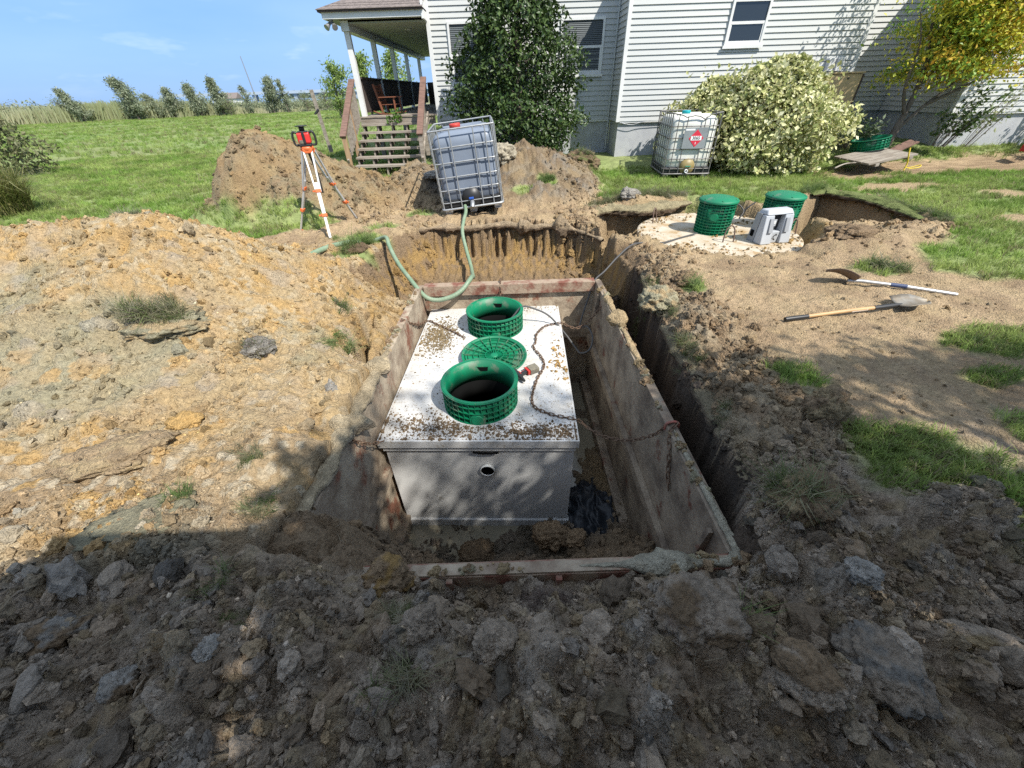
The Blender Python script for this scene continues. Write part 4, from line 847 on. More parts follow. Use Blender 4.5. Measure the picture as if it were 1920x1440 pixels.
pipe = MB(); pipe.lathe([(.0565, -.012), (.062, -.012), (.062, .02), (.0565, .02)], 32, closed=True); pipe.build('inlet_ring', mat('white pvc', (.75, .75, .72), rough=.35), tank, xf=Matrix.Translation((.055, -HL + .035, -.385)) @ Matrix.Rotation(R(-90), 4, 'X'))
MB().lathe([(.053, -.004), (.0562, -.004), (.0562, .13), (0, .13), (0, .128), (.053, .128)], 28).build('pipe_bore', INK, tank, xf=Matrix.Translation((.055, -HL + .035, -.385)) @ Matrix.Rotation(R(-90), 4, 'X'))  # black capped sleeve, painted dark in place of the unlit hole
MB().tube(spline([(-.05, -HL + .02, -.145), (.02, -HL + .015, -.152), (.12, -HL + .015, -.152), (.16, -HL + .02, -.145)]), .010, 6).build('dark_bead', INK, tank)  # thin dark bead under the lid step
for (cx, cy_) in (RF, RB):
    q = Mi @ Vector((cx, cy_, -.56)); MB().lathe([(.288, .001), (.288, -.20), (.296, -.20), (.296, .001)], 48, (q.x, q.y, 0), closed=True).build('shade_liner', INK, tank)  # added black lining keeps the lid openings dark like deep shade
box('dark_filler', INK, tank, -.655, .655, -HL + .175, HL - .175, -1.0, -.45)  # added black block fills the tank so its inside reads unlit
# lumps of dirt lying on the lid
PTS = []; SC = []; CL2 = []
def lidclods(n, cx, cy_, sx, sy, s0, s1, colr):
    for i in range(n):
        p = Vector((np.clip(rng.normal(cx, sx), -.78, .78), np.clip(rng.normal(cy_, sy), -1.18, 1.18), 0)); q = Mt @ p
        if min(math.hypot(q.x - RF[0], q.y - RF[1]), math.hypot(q.x - RB[0], q.y - RB[1])) < .345: continue
        s_ = s0 + (s1 - s0) * rng.uniform() ** 3; PTS.append((q.x, q.y, q.z + s_ * .2)); SC.append(s_ * rng.uniform(.7, 1.3, 3)); CL2.append(np.array(colr) * rng.uniform(.7, 1.3))
lidclods(2600, -.30, -1.04, .26, .08, .0015, .011, BROWN * .8); lidclods(1800, .50, -1.10, .20, .05, .0015, .012, BROWN * .75); lidclods(2600, -.58, .42, .10, .20, .002, .014, TAN * .62); lidclods(1500, -.1, -.95, .5, .16, .001, .006, BROWN * .8); lidclods(60, -.3, -1.0, .3, .1, .01, .022, BROWN * .9); lidclods(160, .72, -.1, .05, .2, .004, .018, OCHRE * .9); lidclods(500, 0, -.5, .5, .5, .002, .007, BROWN); lidclods(250, .35, 1.08, .3, .05, .003, .012, TAN * .8); lidclods(300, .1, .4, .6, .6, .002, .006, BROWN)
for i in range(1500):
    a_ = rng.uniform(0, 6.283); r_ = 1.12 * math.sqrt(rng.uniform()); px, py = 3.12 + r_ * math.cos(a_), 5.88 + r_ * math.sin(a_)
    if fbm(np.array([px * 2.2]), np.array([py * 2.2]), 3, 333)[0] + .5 * (r_ > .8) - .25 * (py > 5.9) < rng.uniform(0, .45): continue
    s_ = .004 + .022 * rng.uniform() ** 3; PTS.append((px, py, -.148 + s_ * .2)); SC.append(s_ * rng.uniform(.7, 1.3, 3)); CL2.append((TAN if rng.uniform() < .6 else OCHRE) * rng.uniform(.6, 1.0))
# mud caked along the top edges of the box
for i in range(900):
    t_ = rng.uniform(); e = rng.integers(0, 4)
    if e <= 1: q = (1.085 + rng.normal(0, .016), .95 + 3.3 * t_ ** 1.25, -.235)
    elif e == 2: q = (-.5 + 1.6 * (1 - t_ ** 1.5), .94 + rng.normal(0, .016), -.225)
    else: q = (xlw(1 + 3.4 * t_) + .0 + rng.normal(0, .02), 1 + 3.4 * t_, -.24)
    if fbm(np.array([q[0] * 3 + 7.]), np.array([q[1] * 3.0]), 3, 300)[0] < -.05: continue
    s_ = .006 + .030 * rng.uniform() ** 2.5; PTS.append(q); SC.append(s_ * rng.uniform(.7, 1.3, 3)); CL2.append((TAN * .8 if rng.uniform() < .5 else (GGREEN if rng.uniform() < .5 else BROWN)) * rng.uniform(.7, 1.2))
scatter('dirt_clods', np.array(PTS), rng.uniform(0, 6.28, (len(PTS), 3)), np.array(SC), np.array(CL2), CLODS, label='crumbs of dirt on the tank lid and along the box rim')
# muddy water and black plastic in the pit
wm, wn_, wns, wL, wb = newmat('muddy water'); wb.inputs['Base Color'].default_value = (.24, .215, .155, 1); wb.inputs['Roughness'].default_value = .12
wv = [(-1.1, 1.0, -1.765), (1.0, 1.0, -1.765), (1.0, 4.4, -1.765), (-1.0, 4.4, -1.765)]; wo = MB().add(wv, [(0, 1, 2, 3)]).build('muddy_water', wm); tag(wo, 'pool of muddy water on the pit floor', kind='structure')
bv = []; bf = []; N = 40
for j in range(N):
    for i in range(N):
        u_, v_ = i / (N - 1) - .5, j / (N - 1) - .5; p = Vector((u_ * 4, v_ * 4, 3)); k = 1 - min(1, (abs(u_) ** 3 + abs(v_) ** 3) * 8)
        bv.append((u_ * .55 + .06 * mnoise.noise(p * 1.3), v_ * .85 + .05 * mnoise.noise(p * 1.1 + Vector((5, 0, 0))), .17 * k + .10 * abs(mnoise.fractal(p, .8, 2.1, 4)) - .08 * abs(mnoise.noise(p * 1.9))))
bf = [(j * N + i, j * N + i + 1, (j + 1) * N + i + 1, (j + 1) * N + i) for j in range(N - 1) for i in range(N - 1)]
bp_ = np_mesh('plastic_sheet', bv, bf, mat('wet black plastic', (.018, .022, .028), rough=.45, spec=.4), smooth=True); bp_.location = (.74, 2.16, -1.74); bp_.rotation_euler = (0, R(-10), R(12)); tag(bp_, 'crumpled wet black plastic sheet in the pit beside the tank', 'sheet')
# ------------------------------------------------------------------ green risers
def riser(name, label, loc, rt, rb, h, nrib, rows, yaw=0, lidded=False, group=None, knobs=(), slot=None, rot=None):
    t = thing(name, label, 'riser', loc, rot or (0, 0, yaw), group)
    rad = lambda z: rb + (rt - rb) * z / h; th = .008; ri = .022
    b = MB(); b.lathe([(rad(0) - ri, 0), (rad(h) - ri, h), (rad(h) - ri - th, h), (rad(0) - ri - th, 0)], 64, closed=True); b.build('wall', GREEN, t)
    for k in range(rows + 1):
        z = h * k / rows; z = min(max(z, .004), h - .004); b = MB(); r_ = rad(z); e = .006 if k == rows else 0
        b.lathe([(r_ - ri - .002, z - .003), (r_ + e, z - .003), (r_ + e, z + .003), (r_ - ri - .002, z + .003)], 64, closed=True, sm=False); b.build('ring', GREEN, t)
    b = MB()
    for k in range(nrib):
        a = 2 * math.pi * (k + .5) / nrib; c, s_ = math.cos(a), math.sin(a); w_ = .0022
        p = []
        for z in (.004, h - .004):
            r0, r1 = rad(z) - ri - .001, rad(z) - .002
            p += [(r0 * c + s_ * w_, r0 * s_ - c * w_, z), (r1 * c + s_ * w_, r1 * s_ - c * w_, z), (r1 * c - s_ * w_, r1 * s_ + c * w_, z), (r0 * c - s_ * w_, r0 * s_ + c * w_, z)]
        b.hexa(p)
    b.build('ribs', GREEN, t)
    b = MB(); b.lathe([(rad(h) - ri - .004, h - .010), (rad(h) - .002, h - .010), (rad(h) - .002, h + .004), (rad(h) - ri - .004, h + .004)], 64, closed=True, sm=False); b.build('top_lip', GREEN, t)
    for a, zc, kr in knobs:
        a = R(a); b = MB(); b.lathe([(0, .024), (kr * .75, .024), (kr * .8, .016), (kr, .016), (kr, -.03), (0, -.03)], 28, sm=False)
        n_ = Vector((math.cos(a), math.sin(a), 0)); q = Vector((0, 0, 1)).rotation_difference(n_).to_matrix().to_4x4(); b.build('knockout', GREEN, t, xf=Matrix.Translation(n_ * (rad(zc) - ri) + Vector((0, 0, zc))) @ q)
    if slot is not None:
        a = R(slot); n_ = Vector((-math.cos(a), -math.sin(a), 0)); r_ = rad(h * .55) - ri - th
        Mx = Matrix.Translation(Vector((math.cos(a), math.sin(a), 0)) * (r_ - .004) + Vector((0, 0, h * .60))) @ Matrix.Rotation(a + R(90), 4, 'Z')
        MB().hexa([(-.045, -.004, -.022), (.020, -.004, -.022), (.020, .004, -.022), (-.045, .004, -.022), (-.05, -.004, .018), (.05, -.004, .018), (.05, .004, .018), (-.05, .004, .018)]).build('dark_slot_plate', INK, t, xf=Mx)  # black plate painted in place of a shaded notch
        MB().box(-.055, .055, -.016, .004, .019, .026).build('slot_lip', GREEN, t, xf=Mx)
    if lidded:
        b = MB(); b.lathe([(rt + .012, h - .012), (rt + .016, h + .008), (rt + .002, h + .024), (rt * .7, h + .048), (rt * .35, h + .062), (0, h + .066)], 56); b.build('lid', GREEN, t)
        for k in range(6):
            a = k * math.pi / 3 + .3; MB().lathe([(0, .012), (.014, .012), (.016, 0), (0, 0)], 10, (math.cos(a) * rt * .93, math.sin(a) * rt * .93, h + .024)).build('screw', GREEN, t)
    return t
riser('tank_riser', 'open green ribbed riser nearest the front edge of the tank lid', (RF[0], RF[1], -.56), .325, .325, .225, 40, 4, 0, knobs=[(-92, .045, .065)], slot=88)
riser('tank_riser', 'open green riser at the far end of the tank lid with a cable inside', (RB[0], RB[1], -.56), .318, .318, .225, 40, 4, 0, knobs=[(-88, .045, .06)], slot=84)
# upturned riser lid
ul = thing('riser_lid', 'green riser lid lying upside down with radial ribs between the two open risers', 'lid', (-.172, 3.28, -.555), (R(3), R(2), 0))
b = MB(); b.lathe([(0, .004), (.30, .028), (.325, .04), (.332, .06), (.322, .06), (.312, .046), (.29, .036), (0, .012)], 64, closed=False); b.build('shell', GREEN, ul)
for rr_ in (.09, .15, .21, .262, .29):
    b = MB(); zz = .010 + .027 * rr_ / .3; b.lathe([(rr_, zz), (rr_ + .004, zz), (rr_ + .004, .058 if rr_ > .28 else .05), (rr_, .058 if rr_ > .28 else .05)], 56, closed=True, sm=False); b.build('ring', GREEN, ul)
rib = None
for k in range(18):
    if rib is None: rib = MB().hexa([(.02, -.002, .012), (.312, -.002, .042), (.312, .002, .042), (.02, .002, .012), (.02, -.002, .045), (.312, -.002, .058), (.312, .002, .058), (.02, .002, .045)]).build('radial_rib', GREEN, ul)
    else: dup(rib, rot=(0, 0, k * 2 * math.pi / 18))
MB().lathe([(0, .05), (.03, .05), (.04, .045), (.04, .01), (0, .01)], 20).build('hub', GREEN, ul)
# drill
BLACK = mat('black plastic', (.02, .02, .02), rough=.45); BATT = mat('dusty battery', (.19, .17, .12), (.12, .11, .09), scale=20, rough=.7)
dr = thing('cordless_drill', 'small red and black cordless drill lying on the tank lid beside the front riser', 'drill', (.165, 3.0, -.548), (0, 0, R(28)), None); dr.scale = (.75, .75, .75)
box('battery', BATT, dr, .0, .13, -.055, .065, .0, .07, .008); box('base_clip', RED, dr, -.035, -.002, -.05, .06, .005, .062, .006)
MB().bar((-.03, 0, .03), (-.15, -.02, .032), .045, .04).build('grip', BLACK, dr, .006); MB().bar((-.06, .024, .03), (-.11, .012, .03), .008, .03).build('trigger', RED, dr)
b = MB(); b.tube([(-.16, .10, .035), (-.16, .02, .035), (-.16, -.06, .035), (-.16, -.10, .035), (-.16, -.16, .035)], [.03, .034, .034, .024, .018], 14); b.build('motor_body', BLACK, dr); MB().bar((-.16, .03, .035), (-.16, -.03, .035), .072, .05).build('red_shell', RED, dr, .006)
# ------------------------------------------------------------------ chains
CHAINM = mat('rusty chain', (.11, .065, .04), (.20, .13, .085), scale=30, rough=.7, metal=.3, bump=.3, bscale=120)
def link_mesh():
    a, c = .0155, .011; pts = []
    for k in range(14):
        t_ = 2 * math.pi * k / 14; x_ = math.cos(t_) * c; y_ = math.sin(t_) * c
        pts.append((x_ + (a if math.cos(t_) > .01 else -a if math.cos(t_) < -.01 else 0), y_, 0))
    return MB().tube(pts, .0046, 6, closed=True)
lk = link_mesh().build('link', CHAINM); lkm = lk.data; bpy.data.objects.remove(lk)
def chain(label, pts, hook=None, group=None):
    P = spline([Vector(p) for p in pts], 12); t = thing('chain', label, 'chain', P[0], group=group); o0 = Vector(P[0])
    d = [0]
    for i in range(1, len(P)): d.append(d[-1] + (P[i] - P[i - 1]).length)
    s_ = 0; k = 0; pitch = .041
    while s_ < d[-1]:
        i = max(1, int(np.searchsorted(d, s_))); i = min(i, len(P) - 1); u_ = (s_ - d[i - 1]) / max(d[i] - d[i - 1], 1e-6); p = P[i - 1].lerp(P[i], u_); tg = (P[i] - P[i - 1]).normalized()
        q = tg.to_track_quat('X', 'Z'); o = bpy.data.objects.new('link', lkm); link(o, t); o.location = p - o0; o.rotation_mode = 'QUATERNION'
        o.rotation_quaternion = q @ Euler((R(45 + 90 * (k % 2)) + rng.normal(0, .25), 0, 0)).to_quaternion(); s_ += pitch; k += 1
    if hook is not None:
        h = MB(); hp = Vector(hook) - o0; h.tube(spline([hp + Vector(v) for v in [(.05, 0, -.05), (.05, 0, .0), (.02, 0, .022), (-.03, 0, .01), (-.035, 0, -.04), (-.015, 0, -.055)]], 5), .0095, 8); h.build('hook', mat('faded red paint', (.36, .10, .07), (.22, .10, .07), scale=30, rough=.7), t)
    return t
LZ = -.548
chain('long rusty chain looping over the right side of the tank lid', [(1.06, 4.02, -.37), (.95, 4.0, -.52), (.80, 3.97, -.62), (.68, 3.96, -.59), (.61, 3.97, -.55), (.50, 3.95, LZ), (.39, 3.89, LZ), (.29, 3.72, LZ), (.27, 3.56, LZ), (.24, 3.46, LZ), (.31, 3.25, LZ), (.32, 3.10, LZ), (.24, 2.9, LZ), (.19, 2.72, LZ), (.17, 2.58, LZ), (.20, 2.48, LZ), (.33, 2.39, LZ), (.50, 2.33, LZ), (.555, 2.31, LZ - .02), (.62, 2.26, -.60), (.74, 2.18, -.62), (.88, 2.06, -.54), (1.0, 1.95, -.38), (1.06, 1.915, -.25), (1.10, 1.91, -.22)], hook=(1.085, 1.905, -.235))
chain('short end of chain hanging down the right wall from the red hook', [(1.10, 1.88, -.22), (1.05, 1.83, -.24), (1.035, 1.74, -.33), (1.035, 1.70, -.42), (1.035, 1.66, -.50), (1.035, 1.60, -.57)])
chain('rusty chain sagging from the far left wall onto the tank lid', [(-1.10, 3.55, -.22), (-1.06, 3.72, -.36), (-1.03, 3.9, -.47), (-1.02, 4.05, -.53), (-.97, 4.13, -.545), (-.85, 4.03, LZ), (-.68, 3.88, LZ), (-.60, 3.80, LZ), (-.52, 3.72, LZ)])
chain('short rusty chain hanging on the near left wall of the box', [(-1.18, 1.86, -.215), (-1.12, 1.88, -.25), (-1.08, 1.93, -.34), (-1.04, 2.0, -.42), (-.99, 2.06, -.46)])
chain('short chain hooked over the far end wall behind the rear riser', [(-.10, 4.52, -.22), (-.10, 4.44, -.225), (-.10, 4.39, -.30), (-.11, 4.37, -.38)])
# ------------------------------------------------------------------ cables and hose
CABM = mat('grey cable', (.07, .07, .07), rough=.6)
def rope(name, label, cat, pts, r, m, n=8, seg=8):
    P = spline(pts, seg); o = MB().tube(P, r, n).build(name, m); return tag(o, label, cat)
rope('cable', 'thin grey cable looping from the rear riser over the box wall to the round tank', 'cable', [(-.02, 3.93, -.50), (.05, 3.95, -.42), (.145, 3.985, -.335), (.28, 3.98, -.36), (.459, 3.97, -.46), (.641, 3.88, -.65), (.74, 3.78, -.76), (.80, 3.70, -.80), (.90, 3.70, -.755), (.96, 3.88, -.70), (.93, 4.05, -.66), (.87, 4.1, -.68), (.86, 4.18, -.72), (.90, 4.26, -.60), (.97, 4.37, -.45), (1.05, 4.47, -.26), (1.2, 4.62, -.20), (1.4, 4.80, -.08), (1.62, 4.98, .0), (1.9, 5.14, -.04), (2.15, 5.35, -.11), (2.5, 5.62, -.135), (2.78, 5.75, -.12)], .0105, CABM)
HOSE = mat('green suction hose', (.16, .24, .15), (.22, .28, .19), scale=10, rough=.5, bump=.1, bscale=30)
def hose_with_ribs(label, pts, r):
    P = spline(pts, 14); rs = [r * (1 + .045 * math.sin(i * 2.1)) for i in range(len(P))]; t = thing('hose', label, 'hose'); MB().tube(P, rs, 14).build('tube', HOSE, t); return t
h1 = hose_with_ribs('green suction hose running from the blue grey tote down into the trench', [(-.655, 6.66, .16), (-.64, 6.52, .10), (-.665, 6.3, .02), (-.68, 6.1, -.10), (-.62, 5.85, -.28), (-.545, 5.55, -.42), (-.50, 5.2, -.40), (-.465, 4.9, -.33), (-.455, 4.62, -.215), (-.475, 4.46, -.20), (-.57, 4.36, -.28), (-.70, 4.31, -.335), (-.86, 4.29, -.36), (-.99, 4.31, -.33), (-1.10, 4.40, -.25), (-1.21, 4.55, -.185), (-1.36, 4.80, -.13), (-1.48, 5.02, -.06), (-1.57, 5.2, .03), (-1.63, 5.36, .075), (-1.75, 5.5, .03), (-1.9, 5.52, -.02)], .027)
h2 = hose_with_ribs('end of the green hose lying on the ground with a round brown cap', [(-2.0, 5.42, .0), (-2.15, 5.36, .03), (-2.32, 5.18, .045), (-2.44, 4.92, .05), (-2.50, 4.62, .06), (-2.47, 4.40, .075), (-2.40, 4.30, .09)], .032)
hz2 = HZ(-2.40, 4.30)
CAPM = mat('brown rubber', (.095, .055, .045), rough=.6, bump=.2, bscale=40)
MB().lathe([(0, .10), (.085, .10), (.098, .088), (.098, .0), (.06, -.01), (.03, -.06), (0, -.06)], 28).build('strainer_cap', CAPM, h2, xf=Matrix.Translation((-2.36, 4.25, .105)) @ Vector((0, 0, 1)).rotation_difference(Vector((.55, -.80, .30))).to_matrix().to_4x4())
MB().lathe([(0, .104), (.075, .104), (.078, .100)], 28).build('cap_face', mat('cap face', (.13, .075, .06), rough=.7), h2, xf=Matrix.Translation((-2.36, 4.25, .105)) @ Vector((0, 0, 1)).rotation_difference(Vector((.55, -.80, .30))).to_matrix().to_4x4())
# ------------------------------------------------------------------ liquid totes
CAGE = mat('galvanised tube', (.42, .43, .43), (.34, .35, .35), scale=12, rough=.45, metal=.5); CAGED = mat('dark galvanised tube', (.20, .195, .19), (.13, .12, .11), scale=12, rough=.5, metal=.4)
def rrect(hx, hy, r, z, n=5):
    out = []
    for cx, cy_, a0 in ((hx - r, -hy + r, -90), (hx - r, hy - r, 0), (-hx + r, hy - r, 90), (-hx + r, -hy + r, 180)):
        for k in range(n): a = R(a0 + 90 * k / (n - 1)); out.append((cx + r * math.cos(a), cy_ + r * math.sin(a), z))
    return out
def tote(label, loc, rot, bottle_m, cage_m, cap_m, bent=False, wide=1.0, valve_m=None):
    t = thing('liquid_tote', label, 'tote', loc, rot); HX, HY, H = .5 * wide, .6, 1.15
    b = MB(); prof = [(.16, -.03), (.19, 0), (.40, 0), (.95, 0), (1.03, -.01), (1.075, -.05), (1.095, -.16), (1.10, -.30)]
    rings = [rrect(HX - .035 + d, HY - .035 + d, .10 if d > -.1 else .12, z, 6) for z, d in prof]; n = len(rings[0]); vv = []
    for (z, d), rg in zip(prof, rings):
        for (x_, y_, zq) in rg:
            # a shallow recess in the middle of each face
            k = 0
            if .3 < z < 1.0: k = 0
            vv.append((x_, y_, zq))
    b.add(vv, [(i * n + k, i * n + (k + 1) % n, (i + 1) * n + (k + 1) % n, (i + 1) * n + k) for i in range(len(prof) - 1) for k in range(n)], True); b.add(vv[-n:], [tuple(range(n))], True); b.add(vv[:n], [tuple(range(n))[::-1]])
    b.build('bottle', bottle_m, t)
    MB().box(-.23, .23, -HY + .028, -HY + .06, .30, .88).build('raised_panel', bottle_m, t, .02)
    for y_ in (-.3, .3): MB().box(-HX + .16, HX - .16, y_ - .05, y_ + .05, 1.085, 1.112).build('top_rib', bottle_m, t, .012)
    MB().lathe([(0, 1.165), (.078, 1.165), (.085, 1.155), (.085, 1.10), (0, 1.10)], 28, (-.1, -.1, 0)).build('cap', cap_m, t)
    zs = [.165, .345, .525, .72, .92, 1.14]
    for k, z in enumerate(zs):
        P = rrect(HX, HY, .07 if k < 5 else .02, z, 5)
        if bent and k == 5:
            i = 15 + 4; ins = [(-.28, -HY, z - .035), (-.2, -HY, z - .07), (-.05, -HY, z - .045), (.06, -HY + .01, z - .06), (.16, -HY + .02, z - .11), (.27, -HY + .01, z - .03)]; P = P + ins
        MB().tube(P, .0095 if k < 5 else .012, 7, closed=True).build('cage_ring', cage_m, t)
    for sx in (-.36, -.18, .18, .36):
        for sy in (-1, 1):
            x_ = sx * wide; top = 1.135 - (.05 if bent and sy < 0 and abs(sx) < .2 else 0)
            MB().tube([(x_, sy * (HY + .012), .07), (x_, sy * (HY + .012), top)], .0085, 6).build('cage_bar', cage_m, t)
    for sy in (-.52, -.36, -.18, 0, .18, .36, .52):
        for sx in (-1, 1): MB().tube([(sx * (HX + .012), sy, .07), (sx * (HX + .012), sy, 1.135)], .0085, 6).build('cage_bar', cage_m, t)
    for sx in (-1, 1):
        for sy in (-1, 1): MB().tube([(sx * (HX - .01), sy * (HY - .01), .07), (sx * (HX - .01), sy * (HY - .01), 1.14)], .011, 7).build('cage_post', cage_m, t)
    box('base_tray', BLACK, t, -HX + .02, HX - .02, -HY + .015, HY - .015, .085, .20, .015)
    P = rrect(HX + .012, HY + .012, .05, .07, 4); MB().tube(P, .018, 6, closed=True).build('base_frame', cage_m, t)
    for sx in (-.42, 0, .42):
        for sy in (-.5, 0, .5): box('foot', cage_m, t, sx * wide - .06, sx * wide + .06, sy - .07, sy + .07, .0, .075, .008)
    for sx in (-.42, 0, .42): box('skid', cage_m, t, sx * wide - .05, sx * wide + .05, -.58, .58, -.012, -.001, 0)
    b = MB(); b.lathe([(0, 0), (.15, 0), (.15, .10), (0, .10)], 24); b.build('valve_recess', BLACK if valve_m is None else valve_m, t, xf=Matrix.Translation((0, -HY - .006, .205)) @ Matrix.Rotation(R(-90), 4, 'X'))
    return t, HY, HX
BOT1 = mat('blue grey translucent plastic', (.205, .24, .295), (.165, .195, .245), scale=1.5, rough=.4, spec=.4, bump=.05, bscale=6, c3=(.22, .26, .34), s3=3, t3=.66)
BOT2 = mat('white translucent plastic', (.74, .74, .68), (.66, .66, .59), scale=2, rough=.4, spec=.4, bump=.05, bscale=6)
t1, HY, HX = tote('blue grey liquid tote tilted at the pit edge with a green hose on it', (-.555, 7.30, .085), (R(1.5), R(-5.2), R(3)), BOT1, CAGE, mat('red cap', (.48, .045, .03), rough=.5), wide=.96)
vv_ = mat('blue valve', (.03, .10, .42), rough=.4)
MB().tube([(0, -HY + .05, .15), (0, -HY - .05, .15)], .032, 12).build('valve', BLACK, t1); box('valve_handle', vv_, t1, -.045, .03, -HY - .045, -HY - .01, .185, .215, .006)
MB().tube([(0, -HY - .05, .15), (0.0, -HY - .10, .13), (-.01, -HY - .13, .09)], [.036, .036, .034], 12).build('hose_coupling', GREYMETAL, t1)
t2, HY, HX = tote('white caged liquid tote with a red placard standing on the lawn by the pale shrub', (3.93, 9.80, HZ(3.9, 9.8) + .012), (0, 0, R(-6)), BOT2, CAGED, mat('teal cap', (.0, .30, .33), rough=.5), bent=True, wide=.96, valve_m=mat('brass plate', (.30, .23, .09), (.22, .17, .07), scale=8, rough=.5))
box('label_plate', mat('grey label plate', (.26, .28, .29), (.32, .34, .35), scale=5, rough=.35, metal=.2), t2, -.20, .25, -HY - .034, -HY - .028, .535, .90)
plc = MB().add([(-.145 + .05, 0, 0), (.05, 0, -.15), (.195, 0, 0), (.05, 0, .15), (-.095, .003, 0), (.05, .003, -.15), (.195, .003, 0), (.05, .003, .15)], [(0, 1, 2, 3), (4, 7, 6, 5), (0, 4, 5, 1), (1, 5, 6, 2), (2, 6, 7, 3), (3, 7, 4, 0)]).build('placard', mat('placard red', (.62, .03, .06), rough=.5), t2); plc.location = (0, -HY - .0385, .715)
WHT = mat('print white', (.8, .8, .8), rough=.5)
box('number_panel', WHT, t2, -.055, .155, -HY - .0410, -HY - .0390, .680, .755); box('white_stripe', WHT, t2, -.18, .0, -HY - .0360, -HY - .0345, .85, .88)
def text(body, size, m, parent, loc, name='number'):
    c_ = bpy.data.curves.new(name, 'FONT'); c_.body = body; c_.size = size; c_.align_x = 'CENTER'; c_.align_y = 'CENTER'; c_.extrude = .0006; c_.offset = .0012
    o = bpy.data.objects.new('tmp', c_); col0.objects.link(o); bpy.context.view_layer.update(); me = bpy.data.meshes.new_from_object(o.evaluated_get(bpy.context.evaluated_depsgraph_get())); bpy.data.objects.remove(o)
    me.materials.clear(); me.materials.append(m); q = link(bpy.data.objects.new(name, me), parent); q.location = loc; q.rotation_euler = (R(90), 0, 0); return q
text('3065', .075, BLACK, t2, (.05, -HY - .0420, .7175)); text('3', .05, WHT, t2, (.05, -HY - .0400, .63))
MB().lathe([(.02, 0), (.035, 0), (.035, .05), (.02, .05)], 18, closed=True).build('valve_outlet', WHT, t2, xf=Matrix.Translation((-.01, -HY - .01, .125)) @ Matrix.Rotation(R(90), 4, 'X')); box('valve_handle', mat('green handle', (.05, .22, .14), rough=.5), t2, -.04, .07, -HY - .03, -HY - .01, .20, .222, .004)
# ------------------------------------------------------------------ round pump tank
RC = Vector((3.12, 5.88, -.15))
rt_ = thing('round_tank', 'round concrete pump tank top set in the soil behind the trench', 'tank', RC)
CONCR = mat('sandy concrete', (.52, .46, .37), (.42, .34, .23), scale=3.5, rough=.9, bump=.35, bscale=60, c3=(.36, .25, .13), s3=4, t3=.56)
MB().lathe([(0, 0), (1.10, 0), (1.125, -.012), (1.125, -.10)], 80, sm=False).build('cover', CONCR, rt_); MB().lathe([(1.09, -.102), (1.11, -.102), (1.11, -.5), (1.07, -.5)], 80, sm=False, closed=True).build('barrel', CONC, rt_)
riser('lidded_riser', 'green ribbed riser with domed lid on the left of the round tank', (3.06, 5.92, -.148), .252, .243, .43, 26, 11, 0, True, knobs=[(-118, .25, .062), (-45, .25, .058)], rot=(R(0), 0, 0))
riser('lidded_riser', 'green ribbed riser with domed lid standing behind the grey control box', (4.08, 6.02, -.148), .252, .243, .43, 26, 11, 0, True, knobs=[(-75, .25, .066), (-20, .25, .055)])
GREYP = mat('light grey plastic', (.42, .44, .46), (.38, .40, .42), scale=3, rough=.5); GREYP2 = mat('mid grey plastic', (.28, .29, .30), rough=.5)
cb = thing('control_box', 'light grey plastic control housing with an open front on the round tank', 'control box', (3.62, 5.40, -.148), (0, 0, R(10)))
W_, D0, D1, HH = .225, .13, .09, .42
MB().hexa([(-W_, D0, 0), (W_, D0, 0), (W_, -.02 + .0, 0), (-W_, -.02, 0), (-W_ + .01, D1, HH - .05), (W_ - .01, D1, HH - .05), (W_ - .01, .03, HH - .05), (-W_ + .01, .03, HH - .05)][::-1] if False else [(-W_, 0, 0), (W_, 0, 0), (W_, D0, 0), (-W_, D0, 0), (-W_ + .01, 0, HH - .05), (W_ - .01, 0, HH - .05), (W_ - .01, D1, HH - .05), (-W_ + .01, D1, HH - .05)]).build('back_shell', GREYP2, cb)
for s_ in (-1, 1):
    MB().hexa([(s_ * .145 - .08, -.15, 0), (s_ * .145 + .08, -.15, 0), (s_ * .145 + .08, -.002, 0), (s_ * .145 - .08, -.002, 0), (s_ * .145 - .065, -.08, HH - .06), (s_ * .145 + .065, -.08, HH - .06), (s_ * .145 + .065, -.002, HH - .06), (s_ * .145 - .065, -.002, HH - .06)]).build('cheek', GREYP, cb, .012)
    MB().hexa([(s_ * .12 - .03, -.145, .15), (s_ * .12 + .03, -.145, .15), (s_ * .12 + .03, -.11, .15), (s_ * .12 - .03, -.11, .15), (s_ * .12 - .025, -.105, HH - .10), (s_ * .12 + .025, -.105, HH - .10), (s_ * .12 + .025, -.07, HH - .10), (s_ * .12 - .025, -.07, HH - .10)]).build('louvre', GREYP2, cb)
MB().hexa([(-.20, -.09, HH - .058), (.20, -.09, HH - .058), (.21, D1, HH - .058), (-.21, D1, HH - .058), (-.18, -.05, HH), (.18, -.05, HH), (.19, D1 - .02, HH), (-.19, D1 - .02, HH)]).build('hood', GREYP, cb, .015)
box('front_base', GREYP, cb, -.064, .064, -.10, -.003, 0, .15, .008); box('panel', DARKIN, cb, -.062, .062, -.02, -.003, .155, HH - .06); box('switch_plate', GREYP, cb, -.045, .02, -.034, -.021, .20, .29, .004); box('switch', TRIM, cb, -.028, .003, -.042, -.035, .23, .27, .003)
box('side_port', INK, cb, -.2285, -.2255, .03, .09, .07, .15)
MB().tube(spline([(.02, -.102, .04), (-.02, -.11, .08), (.01, -.11, .12), (.03, -.104, .10)]), .004, 5).build('wire', BLACK, cb)
REB = mat('rusty rebar', (.17, .11, .08), (.11, .075, .06), scale=30, rough=.8)
